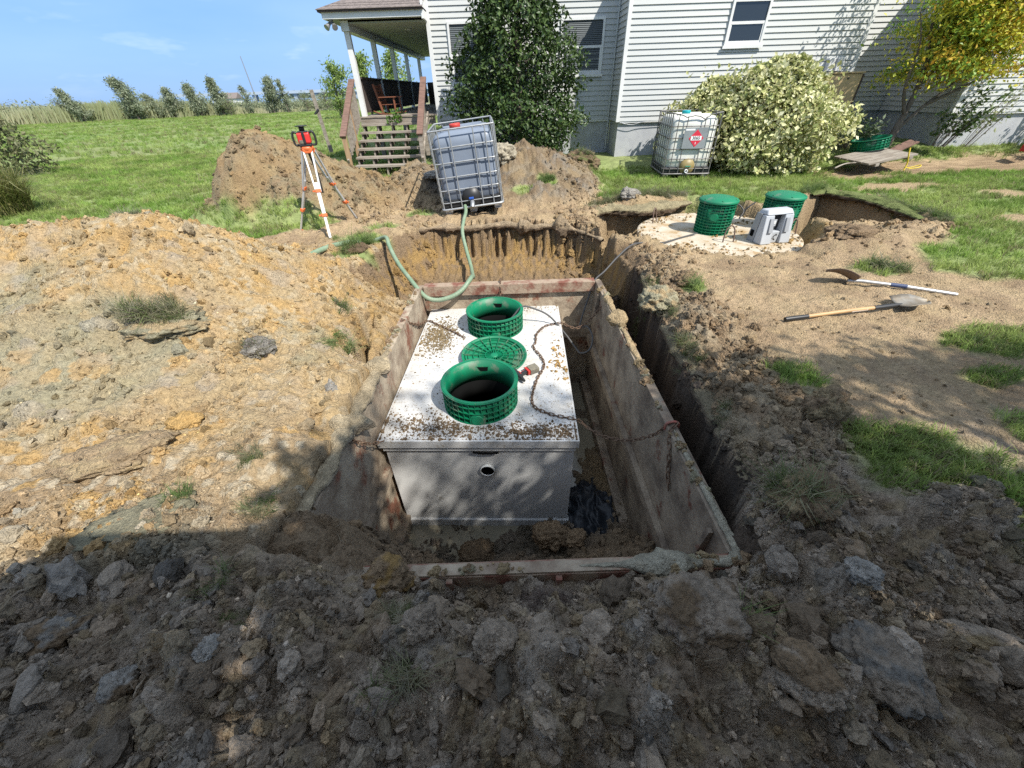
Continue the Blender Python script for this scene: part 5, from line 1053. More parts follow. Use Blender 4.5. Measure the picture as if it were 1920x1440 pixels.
for lx, ly, rz, lab in [(3.08, 5.40, 0, 'bent wire lifting loop in front of the left lidded riser'), (4.10, 5.62, .4, 'bent wire lifting loop at the right edge of the round tank'), (2.40, 6.50, .9, 'bent wire lifting loop at the back left of the round tank')]:
    o = MB().tube(spline([(-.075, 0, -.06), (-.07, 0, .05), (-.055, 0, .15), (0, 0, .20), (.055, 0, .15), (.07, 0, .05), (.075, 0, -.06)], 6), .0095, 7).build('lifting_loop', REB); o.location = (lx, ly, -.135); o.rotation_euler = (R(-8), 0, rz); tag(o, lab, 'loop')
rope('cable', 'dark cables lying between the two lidded risers of the round tank', 'cable', [(3.32, 5.98, .10), (3.42, 6.15, .0), (3.5, 6.3, .06), (3.58, 6.32, .12), (3.66, 6.25, .04), (3.6, 6.2, -.05), (3.75, 6.35, .04), (3.95, 6.5, .10)], .011, BLACK)
# spare riser ring behind the shrub
sp = riser('spare_riser', 'short green riser ring tipped on its side behind the grey planks', (8.15, 9.85, .36), .34, .34, .20, 26, 4, rot=(R(-6), R(-9), R(10)))

# ------------------------------------------------------------------ tripod with laser level
ALU = mat('aluminium', (.58, .58, .57), (.50, .50, .49), scale=8, rough=.4, metal=.5); LEG_LIT = mat('lit tripod leg', (.78, .77, .74), (.66, .64, .60), scale=9, rough=.45); ORG = mat('orange plastic', (.62, .14, .04), rough=.45)
TH_ = Vector((-2.66, 6.12, 1.06)); tp = thing('survey_tripod', 'aluminium survey tripod with orange clamps standing on the dug soil', 'tripod', TH_)
MB().lathe([(0, .03), (.085, .03), (.085, .0), (.06, -.05), (0, -.05)], 20).build('head', ORG, tp)
feet = [Vector((-3.13, 6.12, .0)), Vector((-2.54, 5.72, .0)), Vector((-2.42, 6.62, .05))]
for i, fp in enumerate(feet):
    fp.z = HZ(fp.x, fp.y) - .02; lm = LEG_LIT if i == 1 else ALU  # front leg lighter, others grey: lit and shade side painted into leg colours
    d = (fp - TH_); d.normalize(); fl = fp - TH_; side = d.cross(Vector((0, 0, 1))).normalized(); dn = fl * 1.0
    a0 = side * .055 + Vector((d.x, d.y, 0)).normalized() * .07
    for s_ in (-1, 1): MB().bar(side * (.052 * s_) + Vector((d.x, d.y, 0)).normalized() * .06 + Vector((0, 0, -.02)), fl * .46 + side * (.030 * s_), .02, .022).build('leg_rail', lm, tp)
    MB().bar(fl * .34, fl * .72, .050, .028, side).build('leg', lm, tp) if False else MB().bar(fl * .36, fl * .74, .045, .026).build('leg', lm, tp)
    MB().bar(fl * .70, fl * .985, .033, .02).build('lower_leg', lm, tp)
    for u_ in (.45, .72): MB().bar(fl * u_ - d * .022, fl * u_ + d * .022, .075, .046).build('clamp', ORG, tp, .005); MB().bar(fl * u_ + side * .04, fl * u_ + side * .075, .02, .02).build('clamp_knob', ORG, tp, .004)
    MB().bar(fl * .98, fl * 1.03, .05 if i else .06, .04).build('foot', ORG if i == 0 else BLACK, tp, .006)
    MB().bar(Vector((d.x, d.y, 0)).normalized() * .05 + Vector((0, 0, -.02)) - side * .06, Vector((d.x, d.y, 0)).normalized() * .05 + Vector((0, 0, -.02)) + side * .06, .05, .05).build('hinge', ORG, tp, .006)
MB().tube([(0, 0, -.05), (.03, .02, -.3), (.02, .03, -.55)], .014, 6).build('strap', BLACK, tp)
lz = thing('laser_level', 'red and black rotary laser level on top of the tripod', 'laser level', TH_ + Vector((0, 0, .031)), (0, 0, R(15)))
REDL = mat('red housing', (.62, .035, .03), rough=.4)
box('base', BLACK, lz, -.075, .075, -.075, .075, 0, .03, .008); box('housing', REDL, lz, -.078, .078, -.072, .072, .031, .155, .018); box('battery_door', BATT, lz, -.06, -.005, -.078, -.0725, .035, .075, .003); box('rubber_guard', BLACK, lz, -.012, .022, -.084, -.073, .032, .16, .006)
box('top_cap', BLACK, lz, -.06, .06, -.06, .06, .156, .172, .01); MB().lathe([(0, .22), (.032, .22), (.035, .205), (.035, .172), (0, .172)], 18).build('rotor_head', BLACK, lz); MB().lathe([(0, .236), (.075, .230), (.075, .222), (0, .222)], 20).build('rotor_cover', BLACK, lz)
for s_ in (-1, 1): MB().tube(spline([(s_ * .075, 0, .15), (s_ * .12, 0, .16), (s_ * .138, 0, .10), (s_ * .128, 0, .02), (s_ * .08, 0, .015)], 5), .014, 8).build('handle', BLACK, lz)
# ------------------------------------------------------------------ shovels
SILV = mat('bare metal tube', (.50, .50, .50), (.42, .42, .41), scale=8, rough=.4, metal=.5); BLADEM = mat('worn steel blade', (.30, .28, .24), (.22, .18, .13), scale=8, rough=.6, metal=.4, bump=.2, bscale=40); ASH = mat('ash handle', (.52, .33, .15), (.42, .26, .12), scale=6, rough=.5, stretch=(1, 8, 8))
def blade(L_, W2, curve):
    b = MB(); N_ = 10; vv = []
    for th_ in (0, .004):
        for i in range(N_ + 1):
            u_ = i / N_; wd = W2 * (1 - max(0, (u_ - .55) / .45) ** 2 * .93)
            for j in range(7):
                q = (j / 6 - .5) * 2; vv.append((u_ * L_, q * wd, curve * math.sin(u_ * 2.6) + .035 * q * q * (1 - .4 * u_) + th_))
    n = (N_ + 1) * 7; ff = []
    for t_ in (0, n):
        for i in range(N_):
            for j in range(6): k = t_ + i * 7 + j; ff.append((k, k + 1, k + 8, k + 7) if t_ else (k, k + 7, k + 8, k + 1))
    edge = [j for j in range(7)] + [i * 7 + 6 for i in range(1, N_ + 1)] + [N_ * 7 + j for j in range(5, -1, -1)] + [i * 7 for i in range(N_ - 1, 0, -1)]
    for i in range(len(edge)): a, c = edge[i], edge[(i + 1) % len(edge)]; ff.append((a, c, n + c, n + a))
    return b.add(vv, ff, True)
a = Vector((4.18, 3.27, 0)); a.z = HZ(a.x, a.y) + .03; e = Vector((3.42, 3.57, 0)); e.z = HZ(e.x, e.y) + .045
s1 = thing('shovel', 'metal handled shovel lying upside down with its dark blade to the left', 'shovel', e); ang = math.atan2(e.y - a.y, e.x - a.x)
v = a - e; MB().tube([v, v * .5 + Vector((0, 0, .012)), v * .08 + Vector((0, 0, .01)), Vector((-.05, .02, .0))], .0165, 10).build('handle', SILV, s1); MB().tube([v * .36 + Vector((0, 0, .0115)), v * .52 + Vector((0, 0, .0125))], .0195, 10).build('grip_sleeve', mat('navy tape', (.03, .05, .12), rough=.6), s1)
blade(.27, .10, .04).build('blade', mat('brown steel blade', (.20, .14, .09), (.14, .10, .07), scale=9, rough=.7), s1, xf=Matrix.Rotation(ang, 4, 'Z') @ Matrix.Rotation(R(-9), 4, 'Y') @ Matrix.Rotation(R(26), 4, 'X'))
a = Vector((2.38, 2.93, 0)); a.z = HZ(a.x, a.y) + .03; e = Vector((3.42, 3.04, 0)); e.z = HZ(e.x, e.y) + .04
s2 = thing('shovel', 'wooden handled shovel lying with its silver blade to the right', 'shovel', e); ang = math.atan2(e.y - a.y, e.x - a.x); v = a - e
MB().tube([v * .85, v * .4 + Vector((0, 0, .005)), v * .20], .0165, 10).build('handle', ASH, s2); MB().tube([v, v * .97, v * .80], [.018, .021, .019], 10).build('end_grip', BLACK, s2); MB().tube([v * .42, v * .28], .0172, 10).build('paper_label', mat('faded label', (.6, .5, .4), rough=.7), s2)
MB().tube([v * .215, v * .06, Vector((.04, .005, 0))], [.020, .021, .012], 10).build('socket', BLACK, s2); blade(.28, .105, .02).build('blade', BLADEM, s2, xf=Matrix.Rotation(ang, 4, 'Z') @ Matrix.Rotation(R(2), 4, 'Y'))
# ------------------------------------------------------------------ post, boulders, clods that stand out
po = thing('wooden_post', 'weathered grey wooden post leaning on the lawn by the steps', 'post', (-6.1, 15.9, 0)); MB().bar((0, 0, -.2), (-.12, 0, 1.80), .09, .09).build('shaft', OLDWOOD, po); MB().bar((-.19, -.05, 1.15), (-.03, -.05, 1.28), .05, .05).build('bracket', DARKIN, po); MB().bar((0, 0, -.15), (0, 0, .25), .10, .10).build('footing', DARKIN, po)
def lump(name, label, cat, loc, size, colr, seed, flat=.7, rot=0, amp=.4, group=None, hard=.5, fr=1.2, two=None):
    v, f = lump_v(seed, ico(5), amp, flat, fr, hard); v = v * np.array(size)
    c = np.array(colr) * (1 + .25 * fbm(v[:, 0] * 14 / max(size) * .15 + seed, v[:, 1] * 9 + v[:, 2] * 11, 4, seed))[:, None]
    if two is not None: c = mixc(c, np.array(two) * np.ones_like(c), ss(-.1, .35, fbm(v[:, 0] * 8 + seed, v[:, 1] * 8 + v[:, 2] * 9, 4, seed + 5)))
    o = np_mesh(name, v, f, CLODV, smooth=True, col=np.clip(c, .01, .8)); o.location = loc; o.rotation_euler = (0, 0, rot); tag(o, label, cat, group); return o
GL = lambda x_, y_, d=0: (x_, y_, HZ(x_, y_) + d)
lump('boulder', 'pale grey rock lump behind the blue grey tote', 'rock', (-.02, 8.35, .66), (.22, .2, .22), PALE * .8, 5, .9)
lump('sod_chunk', 'dark lump of turf and roots on the right end of the grey spoil heap', 'sod', (1.62, 9.15, .38), (.34, .28, .26), BROWN * .7, 6, .8, two=C(.13, .14, .05))
lump('clay_slab', 'grey broken clay slab among the rubble at the foot of the steps', 'clay', (-1.28, 8.1, .40), (.24, .14, .11), BLUEG * 1.1, 7, .6, .5)
lump('clay_slab', 'pale split clay lump on the spoil heap behind the tripod', 'clay', (-3.62, 6.98, .44), (.17, .09, .13), PALE * .9, 8, .9, .6)
lump('clay_block', 'big flat brown block of earth on the near slope of the clay mound', 'clod', GL(-2.28, 1.55, -.0), (.26, .15, .09), PINK * .8, 9, .8, R(18), .35, two=TAN)
lump('clay_lump', 'yellow sandy lump above the flat brown block', 'clod', GL(-2.1, 1.85, .0), (.10, .08, .07), OCHRE * 1.1, 10)
lump('clay_lump', 'grey slab of clay half in shadow at the lower left', 'clod', GL(-1.82, 1.12, -.01), (.24, .15, .06), GGREEN * .7, 11, .6, .2)
lump('clay_lump', 'brown and blue grey block in the shadow at the lower left', 'clod', GL(-1.85, .64, .0), (.13, .075, .075), BROWN * .75, 12, .9, .2, two=BLUEG * .75)
lump('clay_lump', 'blue grey lump near the lower left of the dark soil', 'clod', GL(-1.44, .47, .0), (.065, .055, .055), BROWN * .6, 13, .9, two=BLUEG)
lump('clay_lump', 'pale crumbly lump left of centre in the dark soil', 'clod', GL(-1.12, .535, .01), (.035, .04, .04), BLUEG * 1.25, 14, 1.0)
lump('dirt_boulder', 'largest round dark clod below the front wall of the box', 'clod', GL(-.09, .545, .03), (.078, .07, .07), DARK * .95, 15, .9, 0, .3)
lump('dirt_boulder', 'square dark clod left of the round one near the grass tuft', 'clod', GL(-.38, .62, .02), (.065, .06, .06), DARK * .85, 16, .95, .4)
lump('dirt_boulder', 'rounded clod with pale specks right of the big dark round clod', 'clod', GL(.28, .56, .02), (.07, .06, .06), DARK * 1.05, 17, .9, .8)
lump('root_ball', 'fuzzy root bound sod lump in front of the right end of the box', 'sod', GL(.66, .60, .01), (.17, .125, .13), DARK * .85, 18, .75, .3, .35, two=BROWN * .7)
lump('clay_cut', 'smooth ribbed clay chunk with claw marks at the lower right', 'clod', GL(.93, .40, .02), (.085, .10, .07), BROWN * .95, 19, .9, .5, .25, two=DARK * 1.1)
lump('clay_cut', 'dark wet clay slab with a blue sheen at the bottom right', 'clod', GL(1.22, .42, .02), (.13, .12, .08), DARK * .8, 20, .8, .9, .3, two=BLUEG * .6)
lump('clay_cut', 'long tan clay splinter at the far lower right', 'clod', GL(1.72, .50, .02), (.15, .055, .05), TAN * .75, 21, .8, R(-20), .35, two=DARK)
lump('clay_lump', 'blue grey lump on the bank right of the box corner', 'clod', GL(1.36, .72, .01), (.06, .055, .05), BLUEG * 1.1, 22, .8)
lump('clay_lump', 'tan pair of broken lumps on the bank beside the grass patch', 'clod', GL(1.83, 1.66, .04), (.13, .09, .11), TAN * .75, 23, .9, .3, .4, two=BROWN)
lump('clay_lump', 'crumbling lump with grass at the bank edge near the box corner', 'clod', GL(1.36, 1.08, .03), (.16, .11, .10), BROWN * .85, 24, .8, .4, .4, two=TAN * .8)
lump('clay_lump', 'clod perched on the right corner of the box', 'clod', (1.2, .86, -.22), (.10, .09, .09), BROWN * .75, 25, .9, .2)
lump('clay_lump', 'orange brown lump on the left end of the front wall', 'clod', (-.62, .90, -.22), (.11, .09, .10), BROWN, 26, .9, .2, .45, two=OCHRE * .7)
lump('clay_lump', 'grey clay lump leaning over the trench on the sunlit right bank', 'clod', GL(1.46, 3.42, .02), (.16, .17, .14), GGREEN * 1.05, 27, .9, .2, .45, two=TAN)
lump('clay_lump', 'dark sod lump left of the lying shovels', 'clod', GL(1.88, 3.86, .02), (.13, .10, .11), BROWN * .9, 28, .8, .2)
lump('sod_chunk', 'grey sod lump with dry grass on the crest of the clay mound', 'sod', GL(-3.72, 4.10, .02), (.20, .12, .09), BROWN, 29, .8, .1, two=GGREEN)
lump('sod_chunk', 'turf lump with pale roots in the middle of the clay mound', 'sod', GL(-2.72, 2.72, -.02), (.30, .20, .14), GGREEN * .8, 30, .7, .2, two=TAN)
lump('sod_chunk', 'dark rooty lump on the right side of the clay mound', 'sod', GL(-2.02, 2.62, .0), (.14, .10, .09), BLUEG * .8, 31, .8, .2)
lump('clay_lump', 'blue grey clay lump at the trench edge above the left wall', 'clod', (-1.36, 2.32, -.14), (.09, .13, .09), BLUEG * .95, 32, .8, .2, .3)
lump('sod_chunk', 'dark hanging turf lump with grass left of the green hose', 'sod', GL(-1.98, 5.12, .0), (.15, .13, .12), BROWN * .55, 33, .8)
lump('clay_lump', 'grey clod on the lip of the hole left of the round tank', 'clod', GL(2.1, 7.12, .03), (.16, .13, .12), BLUEG * .95, 34, .9)
lump('clay_lump', 'brown rooty clod on the soil in front of the round tank', 'clod', GL(4.15, 4.72, .05), (.26, .2, .14), BROWN * .9, 35, .7, .3)
lump('clay_lump', 'large brown clod in the pit in front of the tank', 'clod', (.30, 1.82, -1.42), (.14, .12, .13), BROWN, 36, .9); lump('clay_lump', 'smaller orange brown clod in the pit beside the larger one', 'clod', (.48, 1.78, -1.42), (.09, .08, .09), BROWN * 1.25, 37, .9); lump('clay_lump', 'grey brown clod at the left end of the soil in the pit', 'clod', (-.35, 1.78, -1.62), (.15, .12, .10), BROWN * .7, 38, .8)
def sod_ledge(label, path, ov, th_, cs, seed, rag=.35, name='sod_ledge', cat='sod'):
    P = spline([Vector(p) for p in path], 14); M_ = 16; v = []; c = []
    for i, p in enumerate(P):
        e_ = .25 + .75 * min(1, 4 * min(i, len(P) - 1 - i) / len(P))
        e_ *= max(.5, 1 - rag + 2.2 * rag * mnoise.fractal(p * 2.6 + Vector((0, seed, 0)), .8, 2.2, 4)) if rag > .4 else 1
        tg = (P[min(i + 1, len(P) - 1)] - P[max(i - 1, 0)]).normalized(); nn_ = Vector((tg.y, -tg.x, 0))
        for k in range(M_):
            a = 2 * math.pi * k / M_; q = p + nn_ * (math.cos(a) * ov * e_) + Vector((0, 0, math.sin(a) * th_ * e_)); w_ = 1 + rag * mnoise.fractal(q * 5 + Vector((seed, 0, 0)), .8, 2.1, 5) + .15 * mnoise.noise(q * 22)
            q = p + (q - p) * w_; v.append(q[:]); c.append(np.array(cs[0]) * (1 + .5 * mnoise.noise(q * 9)) if math.sin(a) < .35 else np.array(cs[1]) * (1 + .4 * mnoise.noise(q * 12)))
    f = [(i * M_ + k, i * M_ + (k + 1) % M_, (i + 1) * M_ + (k + 1) % M_, (i + 1) * M_ + k) for i in range(len(P) - 1) for k in range(M_)]
    o = np_mesh(name, v, f, CLODV, smooth=False, col=np.clip(np.array(c), .01, .8)); return tag(o, label, cat)
sod_ledge('overhanging strip of turf along the dark hole left of the round tank', [(1.30, 6.55, -.08), (1.45, 6.85, -.05), (1.75, 6.98, -.05), (2.3, 6.90, -.04), (2.8, 7.08, -.05), (3.25, 7.30, -.05)], .24, .085, [(.10, .07, .045), (.32, .27, .16)], 3)
sod_ledge('overhanging turf edge along the dark cut right of the round tank', [(5.55, 7.50, -.04), (5.88, 7.62, -.04), (6.18, 7.05, -.04), (6.20, 6.4, -.04), (6.02, 5.75, -.04)], .16, .07, [(.10, .07, .045), (.17, .2, .07)], 9)
sod_ledge('rough brown earth lip above the bucket marks behind the tank', [(-1.35, 6.12, -.05), (-1.0, 6.20, -.04), (-.5, 6.22, -.07), (0, 6.26, -.05), (.4, 6.20, -.08), (.75, 6.08, -.05), (1.1, 5.85, -.08), (1.35, 5.5, -.10)], .10, .09, [(.20, .145, .095), (.33, .25, .16)], 21, .75)
mud = lambda lab, path, ov, th_, cs, sd: sod_ledge(lab, path, ov, th_, cs, sd, .8, 'mud_crust', 'mud')
mud('clay slumped over the near part of the left trench box wall', [(-1.19, 1.05, -.22), (-1.19, 1.3, -.22), (-1.17, 1.6, -.23), (-1.16, 1.95, -.22), (-1.15, 2.3, -.23), (-1.13, 2.7, -.23), (-1.12, 3.0, -.23)], .11, .07, [(.30, .25, .18), (.42, .34, .22)], 31)
mud('ochre mud crust along the top of the right trench box wall', [(1.085, 4.1, -.235), (1.085, 3.7, -.235), (1.085, 3.2, -.232), (1.085, 2.8, -.235), (1.085, 2.5, -.235)], .05, .035, [(.34, .25, .14), (.44, .33, .19)], 33)
mud('grey mud crust on the near right corner of the trench box', [(1.085, 1.9, -.236), (1.085, 1.5, -.236), (1.09, 1.15, -.232), (1.06, .95, -.225), (.8, .94, -.225), (.5, .94, -.228), (.3, .94, -.23)], .045, .032, [(.28, .26, .20), (.36, .33, .25)], 35)
sod_ledge('ragged turf lip drooping over the trench beside the right wall of the box', [(1.60, 4.45, -.14), (1.53, 3.9, -.15), (1.50, 3.3, -.16), (1.44, 2.8, -.17), (1.42, 2.3, -.17), (1.36, 1.8, -.17), (1.29, 1.35, -.16)], .085, .06, [(.13, .10, .07), (.24, .20, .13)], 14)
# tufts of turf and roots along broken edges
TP, TS, TC, TR_ = [], [], [], []
def clump(n, x0, x1, y0, y1, sc, cs, tilt=(0, 0), dz=0.0):
    xs = rng.uniform(min(x0, x1), max(x0, x1), n); t_ = rng.uniform(0, 1, n); xs = x0 + (x1 - x0) * t_ + rng.normal(0, .03, n); ys = y0 + (y1 - y0) * t_ + rng.normal(0, .03, n); zs = terrain(xs, ys, False)[0]
    for a_, b_, c_ in zip(xs, ys, zs):
        TP.append((a_, b_, c_ + dz)); TS.append(sc * rng.uniform(.6, 1.3)); TC.append(np.array(cs[rng.integers(0, len(cs))]) * rng.uniform(.75, 1.25)); TR_.append((rng.normal(tilt[0], .35), rng.normal(tilt[1], .35), rng.uniform(0, 6.28)))
dryg = [(.25, .23, .14), (.18, .19, .10), (.13, .17, .06), (.30, .28, .2)]; grn = [(.11, .18, .05), (.15, .21, .07), (.19, .23, .10)]; root = [(.16, .12, .10), (.2, .16, .13), (.11, .085, .07)]
clump(46, 1.54, 1.52, 4.1, 3.8, .7, dryg + grn, (0, -1.1)); clump(20, 1.50, 1.50, 3.3, 3.1, .6, dryg, (0, -1.1)); clump(46, 1.45, 1.42, 2.75, 2.4, .65, dryg, (0, -1.1)); clump(18, 1.38, 1.35, 1.9, 1.7, .6, dryg, (0, -1.0)); clump(30, 1.24, 1.36, 1.16, 1.05, 1.0, dryg, (.4, -.5), .06); clump(12, 1.88, 1.92, 3.70, 3.78, 1.0, grn); clump(30, 3.95, 4.2, 4.05, 3.9, 1.2, grn + dryg); clump(14, -.55, -.50, .66, .70, .62, dryg, (.5, -.3)); clump(10, -.42, -.40, .44, .47, .75, dryg, (.3, .2)); clump(22, .80, .88, .58, .62, .65, dryg + grn); clump(60, .55, .80, .56, .66, .45, root, (0, 0), .05); clump(45, .05, .2, .74, .78, .4, root, (0, 0), .0); clump(6, -1.27, -1.22, .78, .8, .5, dryg); clump(6, -1.1, -1.05, .64, .66, .4, dryg)
clump(60, -2.9, -2.55, 2.68, 2.78, .95, dryg, (0, 0), .06); clump(30, -2.05, -1.98, 2.6, 2.65, .8, root + dryg, (.6, 0), .03); clump(26, -3.85, -3.6, 4.1, 4.12, 1.0, dryg, (0, 0), .06); clump(14, -1.72, -1.68, 3.55, 3.6, 1.0, grn + dryg, (0, .6)); clump(10, -1.52, -1.5, 2.9, 2.98, 1.0, grn, (0, .6)); clump(36, -2.1, -1.8, 5.05, 5.35, 1.1, grn, (.7, 0), .05); clump(10, -1.55, -1.5, 1.5, 1.55, .7, dryg); clump(8, -1.75, -1.72, 1.25, 1.28, .7, grn); clump(10, -1.35, -1.33, 1.2, 1.22, .7, grn + dryg)
clump(160, 1.4, 3.2, 7.02, 7.42, 1.0, dryg, (1.0, 0)); clump(60, 5.3, 5.9, 7.5, 7.78, 1.0, grn, (.6, 0)); clump(90, 6.35, 6.15, 7.1, 5.5, 1.0, grn + dryg, (0, -.6)); clump(40, .6, .9, 7.6, 7.8, .9, grn); clump(30, 1.75, 1.55, 9.0, 9.2, 1.0, dryg + grn, (0, 0), .2)
scatter('grass_tufts', np.array(TP), np.array(TR_), np.array(TS)[:, None] * np.ones(3), np.array(TC), LTUFTS, label='tufts of dry grass and roots along the broken edges of the diggings')
# ------------------------------------------------------------------ left edge plants and the far marsh
og = thing('ornamental_grass', 'big clump of arching ornamental grass at the left edge of the lawn', 'grass clump', (-9.35, 7.9, 0))
def blades(n, h, sp, wid, cs, seed, reach=1.0, base=.25):
    r = np.random.default_rng(seed); t = np.linspace(0, 1, 5); a = r.uniform(0, 6.283, n); bl = h * r.uniform(.6, 1.15, n); rc = reach * r.uniform(.15, 1, n) * h; br = base * np.sqrt(r.uniform(0, 1, n)); ba = r.uniform(0, 6.283, n)
    cx = br[:, None] * np.cos(ba)[:, None] + np.cos(a)[:, None] * rc[:, None] * t ** 1.6; cy_ = br[:, None] * np.sin(ba)[:, None] + np.sin(a)[:, None] * rc[:, None] * t ** 1.6; cz = bl[:, None] * (t - .55 * (rc / h)[:, None] * t ** 3)
    w_ = wid / 2 * (1 - t ** 2 * .9); sx = -np.sin(a)[:, None] * w_; sy = np.cos(a)[:, None] * w_
    L_ = np.stack([cx - sx, cy_ - sy, cz], -1); Rr = np.stack([cx + sx, cy_ + sy, cz], -1); V = np.stack([L_, Rr], 2).reshape(-1, 3); k = (np.arange(n) * 10)[:, None, None] + (np.arange(4) * 2)[None, :, None] + np.array([0, 1, 3, 2])
    return V, k.reshape(-1, 4), np.repeat(cs, 10, 0)
V_, F_, C_ = blades(1500, 1.05, .3, .012, colmix(1500, (.10, .14, .03), (.2, .22, .06), (.30, .26, .12)), 5, 1.0, .35); np_mesh('foliage', V_, F_, LEAF, og, col=C_)
V_, F_, C_ = blades(26, 1.25, .3, .012, colmix(26, (.3, .32, .1), (.4, .36, .18)), 8, 1.9, .3); np_mesh('long_blades', V_, F_, LEAF, og, col=C_)
og2 = thing('bush', 'loose grey green bush behind the ornamental grass at the left edge', 'bush', (-14.6, 12.6, 0)); P, nr = shellpts(5000, [(0, 1.2), (.6, 1.5), (1.2, 1.1), (1.9, .2)], .3, thick=.6); leaves('foliage', P, .12, colmix(5000, (.13, .14, .07), (.2, .19, .1), (.09, .11, .04)), LEAF, og2)
b = MB(); [b.tube([(0, 0, 0), (math.cos(i) * .6, math.sin(i) * .6, 1.0), (math.cos(i) * .9, math.sin(i) * .9, 1.6)], .015, 4) for i in range(14)]; b.build('stem', BARK, og2)
n = 42000; xx = rng.uniform(-110, 10, n); yy = 81.5 + .61 * xx + rng.exponential(7, n); kk = (yy > 6) & (yy < 130) & (xx < -.05 * yy); xx, yy = xx[kk], yy[kk]; n = len(xx); hh = 1.25 * rng.uniform(.5, 1.2, n) * (1 + .5 * fbm(xx * .08, yy * .08, 3, 400)) * ss(-24, -44, xx) + .22
ang_ = rng.uniform(0, 6.28, n); lx = rng.normal(.12, .18, n) * hh; w_ = .05 + .05 * rng.uniform(0, 1, n); V_ = np.stack([np.stack([xx - w_, yy, np.zeros(n) - .1], -1), np.stack([xx + w_, yy, np.zeros(n) - .1], -1), np.stack([xx + w_ * .3 + lx, yy, hh], -1), np.stack([xx - w_ * .3 + lx, yy, hh], -1)], 1).reshape(-1, 3)
rc_ = mixc(colmix(n, (.46, .45, .29), (.54, .50, .35), (.34, .37, .20)), colmix(n, (.26, .31, .14), (.31, .34, .16)), np.clip(ss(-.3, .4, fbm(xx * .06, yy * .06, 3, 410)) * .7, 0, 1)); tag(np_mesh('reeds', V_, np.arange(n * 4).reshape(-1, 4), LEAF, col=np.repeat(rc_, 4, 0)), 'band of tall reeds along the far edge of the lawn', kind='stuff')
def far_tree(label, px, py, h, wd, kind, lean=.25, name='far_tree', cat='tree', n=1500, cs=None):
    t = thing(name, label, cat, (px, py, 0), group='trees along the marsh'); PP = []; b = MB(); b.tube([(0, 0, -.2), (lean * .4, 0, h * .5), (lean, 0, h * .95)], [.10 * h / 4, .07 * h / 4, .015], 6); m_ = 34
    for i in range(m_):
        u_ = (i + 1) / m_; z_ = h * (.12 + .88 * u_); a = rng.uniform(0, 6.28); rad = wd * (.8 * (1 - u_) ** .7 + .10) * rng.uniform(.35, 1.15) if kind == 'cone' else wd * math.sin(math.pi * min(.97, .15 + .8 * u_)) * rng.uniform(.3, 1.1)
        c0 = np.array([lean * u_, 0, z_ * .92]); tip = c0 + np.array([math.cos(a) * rad + .3 * rad, math.sin(a) * rad, .35 * rad]); b.tube([c0, tip], [.025, .006], 4); k = n // m_
        w2 = rng.uniform(.2, 1, k)[:, None]; PP.append(c0 + (tip - c0) * w2 + rng.normal(0, 1, (k, 3)) * np.array([.12, .12, .10]) * wd)
    b.build('trunk', BARK, t); P_ = np.concatenate(PP); leaves('crown', P_, (.24 if kind == 'cone' else .22) * h / 3.5, colmix(len(P_), *(cs or [(.18, .225, .14), (.25, .29, .18), (.31, .33, .23)])), LEAF, t, asp=.35, up=.2)
FT = [('tall leaning cedar, the highest of the left marsh trees', -42.3, 55.2, 4.5, 2.4, 'cone', -2.0), ('thin cedar left of the tall leaning one', -46.6, 53, 3.5, 1.5, 'cone', -1.3), ('low rounded cedar right of the tall leaning one', -41.0, 57, 2.7, 1.6, 'cone', -.4), ('grey green cedar left of the mast at the marsh edge', -39.6, 57.6, 3.3, 1.9, 'cone', -.6), ('dense cedar right of the mast at the marsh edge', -37.2, 58.8, 3.7, 2.0, 'cone', -.5), ('two stemmed feathery cedar right of the dense one', -35.2, 60, 4.4, 1.7, 'cone', -.5), ('spindly open tree left of the broad cedar', -32.4, 61.6, 3.5, 1.1, 'round', -.7), ('broad dark cedar standing alone near the water gap', -30.3, 63, 4.3, 2.1, 'cone', -.4), ('small bare looking tree right of the broad cedar', -28.6, 63.6, 4.2, 1.2, 'round', .3)]
for l_, px, py, h, wd, kd, ln in FT: far_tree(l_, px, py, h * .88, wd * .8, kd, ln * .5 + rng.normal(0, .35), n=1100 if 'bare' in l_ or 'spindly' in l_ else 3600)
for l_, px, py, h, wd in [('dark shrub just left of the wooden post at the marsh edge', -26.4, 64.5, 2.0, 1.8), ('grey twiggy shrub behind the wooden post', -24.2, 66, 2.2, 1.7), ('low bush at the far left of the reeds', -54, 50, 2.4, 2.2), ('low bush in the reeds under the thin cedar', -49, 53.5, 2.2, 2.0), ('small green bush at the foot of the two stemmed cedar', -34.0, 59.5, 1.7, 1.5)]: far_tree(l_, px, py, h, wd, 'round', 0, name='marsh_bush', cat='bush', n=1100, cs=[(.14, .19, .07), (.20, .24, .09), (.22, .24, .13)])
for l_, px, py, h in [('bright green tree behind the porch rail', -11.6, 42, 4.4), ('second bright green tree seen between the porch posts', -9.2, 42, 4.6), ('pale green tree left of the porch corner post', -14, 41, 3.9)]: far_tree(l_, px, py, h, 1.7, 'round', 0, n=2400, cs=[(.16, .25, .06), (.24, .33, .08), (.28, .35, .12)])
PP = []
for i in range(230):
    qx = rng.uniform(-85, -24); qy = 83 + .61 * qx + rng.exponential(5); hh_ = min(3.0, rng.gamma(1.9, .45) + .6); k = 110; q = rng.normal(0, 1, (k, 3)); q = q / np.linalg.norm(q, axis=1, keepdims=True) * rng.uniform(0, 1, (k, 1)) ** .4 * np.array([.55 + .25 * hh_, .6, .48 * hh_]); q[:, 0] -= .30 * q[:, 2]; PP.append(np.array([qx, qy, .5 * hh_]) + q)
